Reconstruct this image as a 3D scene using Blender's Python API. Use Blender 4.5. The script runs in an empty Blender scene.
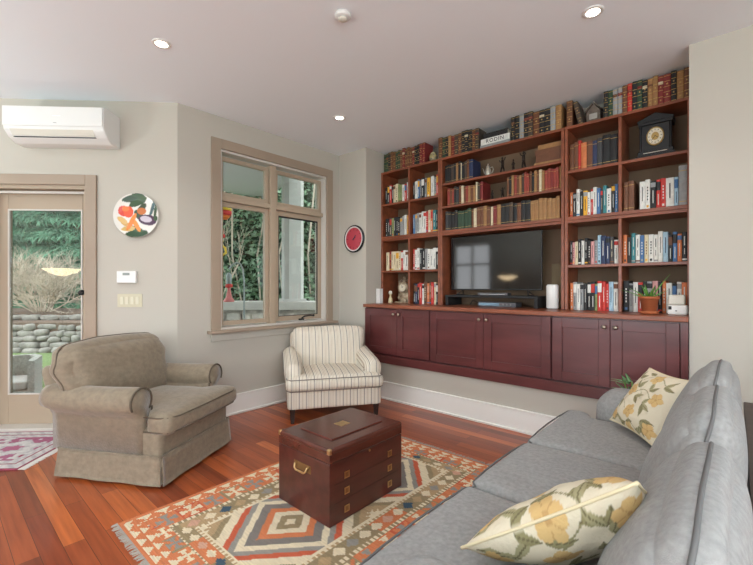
import bpy, bmesh, math, random
from mathutils import Vector, Matrix, noise, Euler

PI = math.pi
SC = bpy.context.scene
C = SC.collection
random.seed(7)

# ------------------------------------------------------------------ camera, sky, light, exposure
CAMH = 1.2
cam_d = bpy.data.cameras.new('camera')
cam = bpy.data.objects.new('camera', cam_d)
C.objects.link(cam)
cam.location = (0, 0, CAMH)
cam.rotation_euler = (PI/2, 0, math.atan2(.6665, .7455))
cam_d.sensor_width = 36
cam_d.lens = 401/753*36
cam_d.shift_y = 3.5/753
cam_d.clip_start = .02
SC.camera = cam

SC.view_settings.view_transform = 'Standard'
SC.view_settings.look = 'None'
SC.view_settings.gamma = 1
SC.view_settings.use_curve_mapping = False
SC.view_settings.exposure = 0.23
SC.cycles.use_denoising = True
SC.cycles.max_bounces = 8
SC.cycles.diffuse_bounces = 5
SC.cycles.sample_clamp_indirect = 6

world = bpy.data.worlds.new('overcast_sky'); SC.world = world; world.use_nodes = True
wn = world.node_tree; bg = wn.nodes['Background']
bg.inputs[0].default_value = (.94, .97, 1, 1); bg.inputs[1].default_value = 3.6

def area(name, loc, rot, sx, sy, power, col=(1, 1, 1)):
    d = bpy.data.lights.new(name, 'AREA'); d.shape = 'RECTANGLE'; d.size = sx; d.size_y = sy
    d.energy = power; d.color = col
    o = bpy.data.objects.new(name, d); C.objects.link(o); o.location = loc; o.rotation_euler = rot
    return o
# fill lights added at unseen front and right windows, tilted up towards the ceiling
area('front_fill_light', (-1.55, -2.93, 1.35), (PI/2+.45, 0, 0), 3.0, 1.9, 42, (.78, .90, 1))
area('right_fill_light', (3.12, -.6, 1.35), (PI/2+.45, 0, PI/2), 3.0, 1.9, 80, (.78, .90, 1))

# ------------------------------------------------------------------ helpers
def lin(c):
    return tuple((x/255/12.92 if x/255 <= .04045 else ((x/255+.055)/1.055)**2.4) for x in c)

MATS = {}
def mat(name, col, rough=.6, metal=0, var=0, scale=(8, 8, 8), bump=0, bscale=200, spec=.5, sheen=0, coat=0, emit=None, es=0, kind='noise', col2=None, detail=4):
    if name in MATS: return MATS[name]
    m = bpy.data.materials.new(name); m.use_nodes = True; MATS[name] = m
    nt = m.node_tree; p = nt.nodes['Principled BSDF']
    c = lin(col)
    p.inputs['Base Color'].default_value = (*c, 1)
    p.inputs['Roughness'].default_value = rough
    p.inputs['Metallic'].default_value = metal
    p.inputs['Specular IOR Level'].default_value = spec
    if sheen:
        p.inputs['Sheen Weight'].default_value = sheen; p.inputs['Sheen Roughness'].default_value = .4
    if coat: p.inputs['Coat Weight'].default_value = coat; p.inputs['Coat Roughness'].default_value = .12
    if emit: p.inputs['Emission Color'].default_value = (*lin(emit), 1); p.inputs['Emission Strength'].default_value = es
    tc = nt.nodes.new('ShaderNodeTexCoord')
    if var or col2:
        mp = nt.nodes.new('ShaderNodeMapping'); mp.inputs['Scale'].default_value = scale
        nt.links.new(tc.outputs['Object'], mp.inputs[0])
        n = nt.nodes.new('ShaderNodeTexNoise'); n.inputs['Detail'].default_value = detail; n.inputs['Scale'].default_value = 1
        nt.links.new(mp.outputs[0], n.inputs['Vector'])
        r = nt.nodes.new('ShaderNodeValToRGB')
        if col2: a, b = c, lin(col2)
        else: a, b = tuple(x*(1-var) for x in c), tuple(min(1, x*(1+var)) for x in c)
        r.color_ramp.elements[0].color = (*a, 1); r.color_ramp.elements[1].color = (*b, 1)
        r.color_ramp.elements[0].position = .32; r.color_ramp.elements[1].position = .68
        nt.links.new(n.outputs['Fac'], r.inputs[0]); nt.links.new(r.outputs[0], p.inputs['Base Color'])
    if bump:
        n2 = nt.nodes.new('ShaderNodeTexNoise'); n2.inputs['Scale'].default_value = bscale; n2.inputs['Detail'].default_value = 3
        nt.links.new(tc.outputs['Object'], n2.inputs['Vector'])
        b = nt.nodes.new('ShaderNodeBump'); b.inputs['Strength'].default_value = bump; b.inputs['Distance'].default_value = .01
        nt.links.new(n2.outputs['Fac'], b.inputs['Height']); nt.links.new(b.outputs[0], p.inputs['Normal'])
    return m

def attr_mat(name, rough=.8, bump=0, bscale=400):
    m = mat(name, (200, 200, 200), rough, bump=bump, bscale=bscale)
    nt = m.node_tree; a = nt.nodes.new('ShaderNodeVertexColor'); a.layer_name = 'Col'
    nt.links.new(a.outputs[0], nt.nodes['Principled BSDF'].inputs['Base Color'])
    return m

def link(name, me, mats, parent=None, smooth=False):
    o = bpy.data.objects.new(name, me); C.objects.link(o)
    for m in (mats if isinstance(mats, (list, tuple)) else [mats]): me.materials.append(m)
    if smooth:
        for p in me.polygons: p.use_smooth = True
    if parent: o.parent = parent
    return o
def obj(name, bm, mats, parent=None, smooth=False):
    me = bpy.data.meshes.new(name); bmesh.ops.recalc_face_normals(bm, faces=bm.faces[:]); bm.to_mesh(me); bm.free()
    return link(name, me, mats, parent, smooth)
def raw(name, vs, fs, mats, parent=None, smooth=False, mi=None):
    me = bpy.data.meshes.new(name); me.from_pydata(vs, [], fs)
    if mi: me.polygons.foreach_set('material_index', mi)
    me.update()
    return link(name, me, mats, parent, smooth)
def props(o, label, cat, group=None, kind=None):
    o['label'] = label; o['category'] = cat
    if group: o['group'] = group
    if kind: o['kind'] = kind
    return o
def thing(name, label, cat, loc=(0, 0, 0), rz=0, group=None):
    o = bpy.data.objects.new(name, None); C.objects.link(o); o.empty_display_size = .1
    o.location = loc; o.rotation_euler = (0, 0, rz)
    return props(o, label, cat, group)
def struct(o):
    o['kind'] = 'structure'; return o
def new(): return bmesh.new()

def box(bm, x0, x1, y0, y1, z0, z1, bev=0, seg=2, mi=0, M=None):
    r = bmesh.ops.create_cube(bm, size=1)
    vs = r['verts']
    bmesh.ops.scale(bm, vec=(x1-x0, y1-y0, z1-z0), verts=vs)
    bmesh.ops.translate(bm, vec=((x0+x1)/2, (y0+y1)/2, (z0+z1)/2), verts=vs)
    fs = list({f for v in vs for f in v.link_faces})
    for f in fs: f.material_index = mi
    if bev:
        es = list({e for v in vs for e in v.link_edges})
        r2 = bmesh.ops.bevel(bm, geom=es, offset=bev, segments=seg, affect='EDGES', profile=.5)
        vs = list(set(r2['verts']) | {v for v in vs if v.is_valid})
    if M is not None: bmesh.ops.transform(bm, matrix=M, verts=[v for v in vs if v.is_valid])
    return bm
def cyl(bm, c, r, h, seg=24, r2=None, axis='z', mi=0):
    R = {'z': Matrix(), 'y': Matrix.Rotation(PI/2, 4, 'X'), 'x': Matrix.Rotation(PI/2, 4, 'Y')}[axis]
    res = bmesh.ops.create_cone(bm, cap_ends=True, segments=seg, radius1=r, radius2=r if r2 is None else r2, depth=h, matrix=Matrix.Translation(c) @ R)
    for f in {f for v in res['verts'] for f in v.link_faces}: f.material_index = mi
    return bm
def ball(bm, c, r, s=(1, 1, 1), u=16, v=10, mi=0):
    M = Matrix.Translation(c) @ Matrix.Diagonal((*s, 1))
    res = bmesh.ops.create_uvsphere(bm, u_segments=u, v_segments=v, radius=r, matrix=M)
    for f in {f for v_ in res['verts'] for f in v_.link_faces}: f.material_index = mi
    return bm
def lathe(bm, prof, c=(0, 0, 0), seg=24, mi=0, ring=False):
    rings = []
    for r, z in prof:
        rings.append([bm.verts.new((c[0]+r*math.cos(2*PI*i/seg), c[1]+r*math.sin(2*PI*i/seg), c[2]+z)) for i in range(seg)])
    for a, b in zip(rings, rings[1:]):
        for i in range(seg):
            f = bm.faces.new((a[i], a[(i+1) % seg], b[(i+1) % seg], b[i])); f.material_index = mi
    if ring:
        for i in range(seg): bm.faces.new((rings[-1][i], rings[-1][(i+1) % seg], rings[0][(i+1) % seg], rings[0][i])).material_index = mi
        return bm
    for rg in (rings[0], rings[-1]):
        f = bm.faces.new(rg); f.material_index = mi
    return bm
def tube(bm, pts, r, seg=8, closed=False, mi=0, taper=None):
    pts = [Vector(p) for p in pts]; n = len(pts); rings = []
    up = Vector((0, 0, 1)); last = None
    for i, p in enumerate(pts):
        a = pts[(i-1) % n] if (closed or i > 0) else p
        b = pts[(i+1) % n] if (closed or i < n-1) else p
        t = (b-a).normalized() if (b-a).length > 1e-9 else Vector((0, 0, 1))
        if last is None:
            u = t.cross(up)
            if u.length < .1: u = t.cross(Vector((1, 0, 0)))
        else:
            u = last - t*last.dot(t)
            if u.length < 1e-6: u = t.cross(up)
        u.normalize(); last = u; w = t.cross(u)
        rr = r if taper is None else r*(1-(1-taper)*i/(n-1))
        rings.append([bm.verts.new(p+u*rr*math.cos(2*PI*k/seg)+w*rr*math.sin(2*PI*k/seg)) for k in range(seg)])
    for i in range(n if closed else n-1):
        a, b = rings[i], rings[(i+1) % n]
        for k in range(seg):
            f = bm.faces.new((a[k], a[(k+1) % seg], b[(k+1) % seg], b[k])); f.material_index = mi
    if not closed:
        for rg in (rings[0], rings[-1]):
            f = bm.faces.new(rg); f.material_index = mi
    return bm
def prism(bm, poly, z0, z1, mi=0, M=None):
    a = [bm.verts.new((x, y, z0)) for x, y in poly]; b = [bm.verts.new((x, y, z1)) for x, y in poly]
    n = len(poly); fs = [bm.faces.new(a[::-1]), bm.faces.new(b)]
    for i in range(n): fs.append(bm.faces.new((a[i], a[(i+1) % n], b[(i+1) % n], b[i])))
    for f in fs: f.material_index = mi
    if M is not None: bmesh.ops.transform(bm, matrix=M, verts=a+b)
    return bm
def soft(bm, c, size, r=.05, n=14, crown=(0, 0, .02), warp=None, wr=.003, ws=7, seed=0, M=None):
    """rounded, plumped upholstery block with slight wrinkles"""
    b2 = bmesh.new(); bmesh.ops.create_cube(b2, size=2)
    bmesh.ops.subdivide_edges(b2, edges=b2.edges[:], cuts=n, use_grid_fill=True)
    vs = b2.verts[:]
    h = Vector(size)/2
    rr = min(r, min(h)*.98)
    for v in vs:
        u = v.co.copy()
        # cluster rows towards the edges so the rounding is smooth
        u = Vector([math.copysign(1-(1-abs(t))**1.35, t) for t in u])
        p = Vector([u[i]*h[i] for i in range(3)])
        q = Vector([max(-(h[i]-rr), min(h[i]-rr, p[i])) for i in range(3)])
        d = p-q
        if d.length > 1e-9: p = q+d.normalized()*rr
        g = [u[i]*abs(u[i]) for i in range(3)]
        p.x += crown[0]*u.x*(1-u.y**2)*(1-u.z**2)
        p.y += crown[1]*u.y*(1-u.x**2)*(1-u.z**2)
        p.z += crown[2]*u.z*(1-u.x**2)*(1-u.y**2)
        if warp: p = Vector(warp(p, u))
        if wr:
            nn = noise.noise_vector(p*ws+Vector((seed, seed*2.3, 0)))
            p += nn*wr
        v.co = p + Vector(c)
    if M is not None: bmesh.ops.transform(b2, matrix=M, verts=vs)
    me = bpy.data.meshes.new('tmp'); b2.to_mesh(me); b2.free(); bm.from_mesh(me); bpy.data.meshes.remove(me)
    return bm
def dense(path, n=8):
    out = []
    for a, b in zip(path, path[1:]+path[:1]):
        m = max(1, int(math.dist(a, b)/.02)); out += [(a[0]+(b[0]-a[0])*i/m, a[1]+(b[1]-a[1])*i/m) for i in range(m)]
    return out
def surf(p, u, warp, wr, ws, seed):      # where soft() puts the surface point p
    p = Vector(warp(p, u)); return p+noise.noise_vector(p*ws+Vector((seed, seed*2.3, 0)))*wr
def rrect(x0, x1, y0, y1, r, n=5):
    out = []
    for cx, cy, a0 in ((x1-r, y1-r, 0), (x0+r, y1-r, 90), (x0+r, y0+r, 180), (x1-r, y0+r, 270)):
        for k in range(n+1):
            a = math.radians(a0+90*k/n); out.append((cx+r*math.cos(a), cy+r*math.sin(a)))
    return out

# ------------------------------------------------------------------ materials
wall_m = mat('cream_wall_paint', (188, 182, 171), .85, bump=.03, bscale=120)
wallr_m = wall_m
ceil_m = mat('white_ceiling_paint', (238, 243, 248), .9, bump=.02, bscale=90)
trimw_m = mat('cream_trim_paint', (238, 237, 232), .45)
tan_m = mat('taupe_trim_paint', (160, 142, 124), .5, var=.04, scale=(3, 3, 3))
tan2_m = mat('tan_sash_paint', (172, 154, 133), .5)
jamb_m = mat('pale_vinyl_jamb', (205, 200, 192), .4)
cherry_m = mat('cherry_wood', (134, 72, 46), .38, var=.22, scale=(3, 14, 14), coat=.15)
cherryd_m = mat('dark_cherry_wood', (92, 44, 44), .3, var=.22, scale=(2.5, 12, 12), coat=.3)
cback_m = mat('bookcase_back_board', (120, 98, 76), .7, var=.08, scale=(4, 4, 2))
black_m = mat('black_plastic', (22, 22, 24), .35)
matblk_m = mat('matt_black', (30, 29, 30), .7)
brass_m = mat('aged_brass', (206, 176, 128), .35, 1, var=.15, scale=(60, 60, 60))
nickel_m = mat('brushed_nickel', (168, 155, 140), .32, 1)
white_m = mat('white_plastic', (228, 227, 224), .35)
grey_m = mat('mid_grey_plastic', (150, 150, 150), .4)
offw_m = mat('off_white', (216, 212, 200), .5)
stone_m = mat('dry_stone', (136, 133, 126), .9, var=.3, scale=(6, 6, 6), bump=.6, bscale=30)
cap_m = mat('concrete_cap', (196, 194, 188), .85, var=.06)
col_m = mat('painted_column_grey', (178, 178, 174), .7)
grass_m = mat('lawn_grass', (98, 118, 70), .95, var=.35, scale=(30, 30, 30), bump=.5, bscale=60)
soil_m = mat('bark_mulch', (104, 88, 76), .95, var=.3, scale=(20, 20, 20), bump=.5)
patio_m = mat('patio_paving', (196, 200, 204), .8, var=.08)
leafd_m = mat('laurel_leaf', (104, 134, 104), .4, var=.5, scale=(3, 3, 3), spec=.6)
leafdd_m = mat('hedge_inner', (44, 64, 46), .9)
fir_m = mat('fir_needles', (88, 130, 104), .8, var=.5, scale=(2, 2, 3))
twig_m = mat('bare_twigs', (180, 168, 152), .85, var=.3, scale=(2, 2, 2))
soffit_m = mat('porch_soffit', (230, 224, 236), .8)

def floor_material():
    m = bpy.data.materials.new('cherry_plank_floor'); m.use_nodes = True
    nt = m.node_tree; p = nt.nodes['Principled BSDF']; N = nt.nodes.new; L = nt.links.new
    tc = N('ShaderNodeTexCoord')
    br = N('ShaderNodeTexBrick'); br.inputs['Scale'].default_value = 1
    br.inputs['Brick Width'].default_value = 1.15; br.inputs['Row Height'].default_value = .083
    br.inputs['Mortar Size'].default_value = .0012; br.inputs['Mortar Smooth'].default_value = .2
    br.inputs['Color1'].default_value = (0, 0, 0, 1); br.inputs['Color2'].default_value = (1, 1, 1, 1)
    br.inputs['Mortar'].default_value = (.5, .5, .5, 1); br.offset = .37; br.inputs['Bias'].default_value = 0
    L(tc.outputs['Object'], br.inputs['Vector'])
    sep = N('ShaderNodeSeparateColor'); L(br.outputs['Color'], sep.inputs[0])
    ramp = N('ShaderNodeValToRGB'); cr = ramp.color_ramp
    cr.elements[0].color = (*lin((120, 54, 32)), 1); cr.elements[1].color = (*lin((204, 112, 58)), 1)
    for pos, c in ((.25, (160, 78, 42)), (.5, (182, 92, 48)), (.7, (142, 64, 36)), (.85, (194, 100, 50))):
        e = cr.elements.new(pos); e.color = (*lin(c), 1)
    L(sep.outputs[0], ramp.inputs[0])
    mp = N('ShaderNodeMapping'); mp.inputs['Scale'].default_value = (1.5, 26, 1); L(tc.outputs['Object'], mp.inputs[0])
    no = N('ShaderNodeTexNoise'); no.inputs['Scale'].default_value = 1.5; no.inputs['Detail'].default_value = 6; L(mp.outputs[0], no.inputs['Vector'])
    r2 = N('ShaderNodeValToRGB'); r2.color_ramp.elements[0].color = (.68, .62, .6, 1); r2.color_ramp.elements[1].color = (1.0, 1.0, 1.0, 1)
    r2.color_ramp.elements[0].position = .3; r2.color_ramp.elements[1].position = .62
    L(no.outputs['Fac'], r2.inputs[0])
    mx = N('ShaderNodeMix'); mx.data_type = 'RGBA'; mx.blend_type = 'MULTIPLY'; mx.inputs[0].default_value = 1
    L(ramp.outputs[0], mx.inputs[6]); L(r2.outputs[0], mx.inputs[7])
    mx2 = N('ShaderNodeMix'); mx2.data_type = 'RGBA'; L(br.outputs['Fac'], mx2.inputs[0]); L(mx.outputs[2], mx2.inputs[6])
    mx2.inputs[7].default_value = (.05, .015, .008, 1)
    L(mx2.outputs[2], p.inputs['Base Color'])
    p.inputs['Roughness'].default_value = .34; p.inputs['Coat Weight'].default_value = .25; p.inputs['Coat Roughness'].default_value = .14
    return m
floor_m = floor_material()

def glass_material():
    m = bpy.data.materials.new('window_glass'); m.use_nodes = True
    nt = m.node_tree; nt.nodes.remove(nt.nodes['Principled BSDF']); out = nt.nodes['Material Output']
    t = nt.nodes.new('ShaderNodeBsdfTransparent'); t.inputs[0].default_value = (.95, .98, .97, 1)
    g = nt.nodes.new('ShaderNodeBsdfGlossy'); g.inputs['Roughness'].default_value = .02
    f = nt.nodes.new('ShaderNodeFresnel'); f.inputs[0].default_value = 1.45
    x = nt.nodes.new('ShaderNodeMixShader')
    nt.links.new(f.outputs[0], x.inputs[0]); nt.links.new(t.outputs[0], x.inputs[1]); nt.links.new(g.outputs[0], x.inputs[2])
    nt.links.new(x.outputs[0], out.inputs[0]); return m
glass_m = glass_material()

def stripe_material():
    m = bpy.data.materials.new('striped_ticking'); m.use_nodes = True
    nt = m.node_tree; p = nt.nodes['Principled BSDF']; N = nt.nodes.new; L = nt.links.new
    tc = N('ShaderNodeTexCoord'); s = N('ShaderNodeSeparateXYZ'); L(tc.outputs['Object'], s.inputs[0])
    mu = N('ShaderNodeMath'); mu.operation = 'MULTIPLY'; mu.inputs[1].default_value = 1/.064; L(s.outputs[0], mu.inputs[0])
    fr = N('ShaderNodeMath'); fr.operation = 'FRACT'; L(mu.outputs[0], fr.inputs[0])
    r = N('ShaderNodeValToRGB'); r.color_ramp.interpolation = 'LINEAR'
    W = (*lin((226, 219, 204)), 1); T = (*lin((178, 160, 142)), 1); D = (*lin((92, 84, 84)), 1)
    stops = [(0, D), (.045, D), (.075, W), (.21, W), (.23, T), (.26, T), (.28, W), (.40, W), (.42, T), (.47, T), (.49, W), (.6, W), (.62, T), (.65, T), (.67, W), (.82, W), (.845, T), (.865, T), (.885, W), (.965, W)]
    cr = r.color_ramp
    cr.elements[0].position = 0; cr.elements[0].color = D; cr.elements[1].position = .99; cr.elements[1].color = D
    for pos, c in stops[1:]:
        e = cr.elements.new(pos); e.color = c
    L(fr.outputs[0], r.inputs[0]); L(r.outputs[0], p.inputs['Base Color'])
    p.inputs['Roughness'].default_value = .9
    n2 = N('ShaderNodeTexNoise'); n2.inputs['Scale'].default_value = 25; L(tc.outputs['Object'], n2.inputs['Vector'])
    b = N('ShaderNodeBump'); b.inputs['Strength'].default_value = .25; b.inputs['Distance'].default_value = .01
    L(n2.outputs['Fac'], b.inputs['Height']); L(b.outputs[0], p.inputs['Normal'])
    return m
stripe_m = stripe_material()

# ------------------------------------------------------------------ the room shell
ZC = 2.743
WX = -3.5                       # window wall plane
LW = Matrix.Translation((-3.5, 1.4, 0)) @ Matrix.Rotation(math.radians(225), 4, 'Z')   # local x along left wall, local -y outwards, +y into the room
def lwobj(o): o.matrix_world = LW; return o

bm = new()
poly = [(-3.7, 3.9), (-3.7, 1.32), (-8.05, -3.02), (-8.05, -3.2), (3.4, -3.2), (3.4, 3.9)]
prism(bm, poly, -.12, 0); struct(obj('floor', bm, floor_m))
bm = new(); prism(bm, poly, ZC, ZC+.12); struct(obj('ceiling', bm, ceil_m))
# window wall (right of the corner), opening y 1.774..3.04, z .80..2.45
bm = new(); WO = -3.68
Y0, Y1, Z0, Z1 = 1.774, 3.045, .80, 2.45
prism(bm, [(WX, 1.40), (WX, Y0), (WO, Y0), (WO, 1.475)], 0, ZC); box(bm, WO, WX, Y1, 3.85, 0, ZC); box(bm, WO, WX, Y0, Y1, 0, Z0); box(bm, WO, WX, Y0, Y1, Z1, ZC)
struct(obj('wall_window', bm, wall_m))
# left wall with the door opening
S0, S1, DZ = .735, 1.545, 2.035
bm = new(); T = .18
prism(bm, [(0, 0), (S0, 0), (S0, -T), (-.0745, -T)], 0, ZC); box(bm, S1, 6.25, -T, 0, 0, ZC); box(bm, S0, S1, -T, 0, DZ, ZC)
struct(lwobj(obj('wall_left', bm, wall_m)))
# bookcase wall with its niche
NX0, NX1 = -3.061, -.219
bm = new()
box(bm, -3.5, NX0, 3.25, 3.85, 0, ZC); box(bm, NX1, 3.2, 3.25, 3.85, 0, ZC)
box(bm, NX0, NX1, 3.25, 3.85, 0, .384); box(bm, NX0, NX1, 3.80, 3.85, .384, ZC)
struct(obj('wall_back', bm, wallr_m))
# room behind the camera
bm = new()
def wall_openings(bm, a0, a1, ops, f):
    x = a0
    for (u0, u1, z0, z1) in ops:
        f(x, u0, 0, ZC); f(u0, u1, 0, z0); f(u0, u1, z1, ZC); x = u1
    f(x, a1, 0, ZC)
wall_openings(bm, -8.0, 3.2, [(-6.15, -5.0, .85, 2.4), (-3.1, -.0, .4, 2.3)], lambda a, b, z0, z1: box(bm, a, b, -3.2, -3.0, z0, z1))
struct(obj('wall_front', bm, wall_m))
bm = new()
wall_openings(bm, -3.2, 3.85, [(-2.1, .9, .4, 2.3)], lambda a, b, z0, z1: box(bm, 3.2, 3.4, a, b, z0, z1))
struct(obj('wall_right', bm, wall_m))
# windows behind the camera
def far_window(n, a0, a1, z0, z1, k, along):
    fr = new()
    def bar(p0, p1, q0, q1):
        if along == 'x': box(fr, p0, p1, -3.14, -3.08, q0, q1)
        else: box(fr, 3.26, 3.32, p0, p1, q0, q1)
    w = .06
    bar(a0, a0+w, z0, z1); bar(a1-w, a1, z0, z1); bar(a0+w, a1-w, z0, z0+w); bar(a0+w, a1-w, z1-w, z1)
    for i in range(1, k):
        c = a0+(a1-a0)*i/k; bar(c-w/2, c+w/2, z0+w, z1-w)
    o = struct(obj('window_%d' % n, fr, trimw_m))
    if n == 2:
        b2 = new(); box(b2, a0+w, a1-w, -3.135, -3.085, 1.78, 1.84); obj('transom_bar', b2, trimw_m, o)
    return o
far_window(2, -6.15, -5.0, .85, 2.4, 2, 'x'); far_window(3, -3.1, -.0, .4, 2.3, 4, 'x'); far_window(4, -2.1, .9, .4, 2.3, 3, 'y')  # the two wide ones are unseen openings added for the fill lights

# baseboards
def bb(bm, x0, x1, y0, y1, h=.185):      # board with a thin cap and a shoe moulding; thickness direction decided by caller
    box(bm, x0, x1, y0, y1, 0, h, .003)
bm = new()
box(bm, WX, WX+.016, 1.40, 3.25, 0, .172); box(bm, WX, WX+.022, 1.40, 3.25, .172, .188, .004); box(bm, WX+.0, WX+.028, 1.40, 3.25, 0, .02, .004)
struct(obj('baseboard_window', bm, trimw_m))
bm = new()
box(bm, -3.472, 3.2, 3.234, 3.25, 0, .172); box(bm, -3.472, 3.2, 3.228, 3.25, .172, .188, .004); box(bm, -3.472, 3.2, 3.222, 3.25, 0, .02, .004)
struct(obj('baseboard_back', bm, trimw_m))
bm = new()
for a, b in ((.0, .655), (1.625, 6.2)):
    box(bm, a, b, 0, .016, 0, .172); box(bm, a, b, 0, .022, .172, .188, .004); box(bm, a, b, 0, .028, 0, .02, .004)
struct(lwobj(obj('baseboard_left', bm, trimw_m)))

# ------------------------------------------------------------------ window_1
root = bpy.data.objects.new('window_1', None); C.objects.link(root); struct(root)
bm = new()   # casing
cw = .088
box(bm, WX, WX+.022, Y0-cw, Y0, .80, Z1+cw, .003); box(bm, WX, WX+.022, Y1, Y1+cw, .80, Z1+cw, .003); box(bm, WX, WX+.024, Y0, Y1, Z1, Z1+cw, .003)
obj('window_casing', bm, tan_m, root)
bm = new(); box(bm, WX+.0, WX+.075, Y0-cw-.035, Y1+cw+.035, .772, .802, .006); obj('window_sill', bm, tan_m, root)
bm = new(); box(bm, WX, WX+.02, Y0-cw, Y1+cw, .70, .772, .003); obj('apron', bm, wall_m, root)
bm = new()   # jamb liner
box(bm, WO+.01, WX, Y0, Y0+.018, Z0, Z1); box(bm, WO+.01, WX, Y1-.018, Y1, Z0, Z1); box(bm, WO+.01, WX, Y0+.018, Y1-.018, Z1-.02, Z1); box(bm, WO+.01, WX, Y0+.018, Y1-.018, Z0, Z0+.018)
obj('jamb', bm, jamb_m, root)
bm = new()   # mullion and transom bar
box(bm, -3.61, -3.525, 2.325, 2.392, Z0+.018, Z1-.02, .004); box(bm, -3.61, -3.53, Y0+.018, 2.325, 1.99, 2.035, .004); box(bm, -3.61, -3.53, 2.392, Y1-.018, 1.99, 2.035, .004)
obj('mullion', bm, tan2_m, root)
def sash(y0, y1, z0, z1, w=.042, mt=tan2_m):
    bm = new()
    x0, x1 = -3.60, -3.56
    box(bm, x0, x1, y0, y0+w, z0, z1, .004); box(bm, x0, x1, y1-w, y1, z0, z1, .004)
    box(bm, x0, x1, y0+w, y1-w, z0, z0+w, .004); box(bm, x0, x1, y0+w, y1-w, z1-w, z1, .004)
    s = obj('sash', bm, mt, root)
    g = new(); box(g, -3.583, -3.578, y0+w, y1-w, z0+w, z1-w); obj('glass_pane', g, glass_m, s)
    return s
sash(Y0+.02, 2.323, 2.037, 2.41, .04); sash(2.394, Y1-.02, 2.037, 2.41, .04)
sash(Y0+.02, 2.323, .83, 1.988, .042)
s4 = sash(2.394, Y1-.02, .83, 1.988, .05)
bm = new()   # dark insect screen frame of the casement
for a in ((2.444, 2.452, .88, 1.938), (2.967, 2.975, .88, 1.938)): box(bm, -3.576, -3.566, *a)
box(bm, -3.576, -3.566, 2.452, 2.967, 1.922, 1.938); box(bm, -3.576, -3.566, 2.452, 2.967, .88, .886)
obj('screen_frame', bm, matblk_m, s4)
bm = new(); box(bm, -3.56, -3.53, 2.70, 2.76, .826, .845, .004); tube(bm, [(-3.545, 2.73, .845), (-3.53, 2.76, .868), (-3.52, 2.83, .875), (-3.515, 2.87, .87)], .008); ball(bm, (-3.515, 2.875, .872), .012)
obj('window_crank', bm, matblk_m, root)

# ------------------------------------------------------------------ door_1 (frame of the left wall)
droot = bpy.data.objects.new('door_1', None); C.objects.link(droot); struct(droot); droot.matrix_world = LW
bm = new(); c_ = .085
box(bm, S0-c_, S0, 0, .022, 0, DZ+c_, .003); box(bm, S1, S1+c_, 0, .022, 0, DZ+c_, .003); box(bm, S0, S1, 0, .024, DZ, DZ+c_, .003)
obj('door_casing', bm, tan_m, droot)
bm = new(); box(bm, S0, S0+.02, -.17, 0, 0, DZ); box(bm, S1-.02, S1, -.17, 0, 0, DZ); box(bm, S0+.02, S1-.02, -.17, 0, DZ-.03, DZ)
obj('door_jamb', bm, tan2_m, droot)
bm = new(); box(bm, S0+.02, S1-.02, -.06, -.045, 1.975, 1.995); obj('weather_strip', bm, jamb_m, droot)
GX0, GX1, GZ0, GZ1 = .832, 1.438, .28, 1.852
bm = new()
box(bm, S0+.022, GX0, -.145, -.10, .03, DZ-.04, .003); box(bm, GX1, S1-.022, -.145, -.10, .03, DZ-.04, .003)
box(bm, GX0, GX1, -.145, -.10, .03, GZ0, .003); box(bm, GX0, GX1, -.145, -.10, GZ1, DZ-.04, .003)
leaf = obj('door_leaf', bm, tan2_m, droot)
bm = new(); box(bm, GX0, GX1, -.125, -.12, GZ0, GZ1); obj('glass_pane', bm, glass_m, leaf)
bm = new()
for a in ((GX0, GX0+.012, GZ0, GZ1), (GX1-.012, GX1, GZ0, GZ1), (GX0+.012, GX1-.012, GZ0, GZ0+.012), (GX0+.012, GX1-.012, GZ1-.012, GZ1)): box(bm, a[0], a[1], -.106, -.094, a[2], a[3])
obj('glazing_bead', bm, jamb_m, leaf)
bm = new(); cyl(bm, (.805, -.096, 1.145), .022, .008, 20, axis='y'); cyl(bm, (.805, -.075, 1.145), .008, .04, 12, axis='y'); ball(bm, (.81, -.05, 1.145), .024)
obj('door_knob', bm, matblk_m, leaf, True)
bm = new(); box(bm, S0, S1, -.17, .02, 0, .03, .004); obj('threshold', bm, jamb_m, droot)

# ------------------------------------------------------------------ ceiling downlights and smoke detector
lens_m = mat('lit_lens', (255, 250, 240), .4, emit=(255, 244, 226), es=14)
dl_lab = ['recessed ceiling downlight nearest the wall air conditioner', 'recessed ceiling downlight above the striped armchair corner', 'recessed ceiling downlight in front of the bookcase, nearest its right end']
for i, (x, y) in enumerate([(-2.72, .99), (-2.70, 2.512), (-.595, 2.492)]):
    t = thing('ceiling_downlight', dl_lab[i], 'ceiling light', (x, y, ZC), 0, 'recessed downlights in the ceiling')
    bm = new(); lathe(bm, [(.036, -.006), (.052, -.006), (.056, -.002), (.056, 0), (.036, 0)], seg=32, ring=True); obj('trim_ring', bm, white_m, t, True)
    bm = new(); cyl(bm, (0, 0, -.003), .0355, .004, 32); obj('lens', bm, lens_m, t)
    d = bpy.data.lights.new('downlight_bulb', 'SPOT'); d.energy = 24; d.spot_size = 2.2; d.spot_blend = .8; d.shadow_soft_size = .04; d.color = (1, .96, .9)
    lo = bpy.data.objects.new('downlight_bulb', d); C.objects.link(lo); lo.parent = t; lo.location = (0, 0, -.02)
t = thing('smoke_detector', 'round white smoke detector in the middle of the ceiling', 'smoke detector', (-1.661, 1.572, ZC))
bm = new(); lathe(bm, [(.046, 0), (.046, -.014), (.04, -.02), (.02, -.022)][::-1], seg=32); obj('base', bm, white_m, t, True)
bm = new(); lathe(bm, [(.02, -.034), (.024, -.03), (.024, -.0225), (.01, -.0222)], seg=24); obj('sensor_cap', bm, offw_m, t, True)

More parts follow.
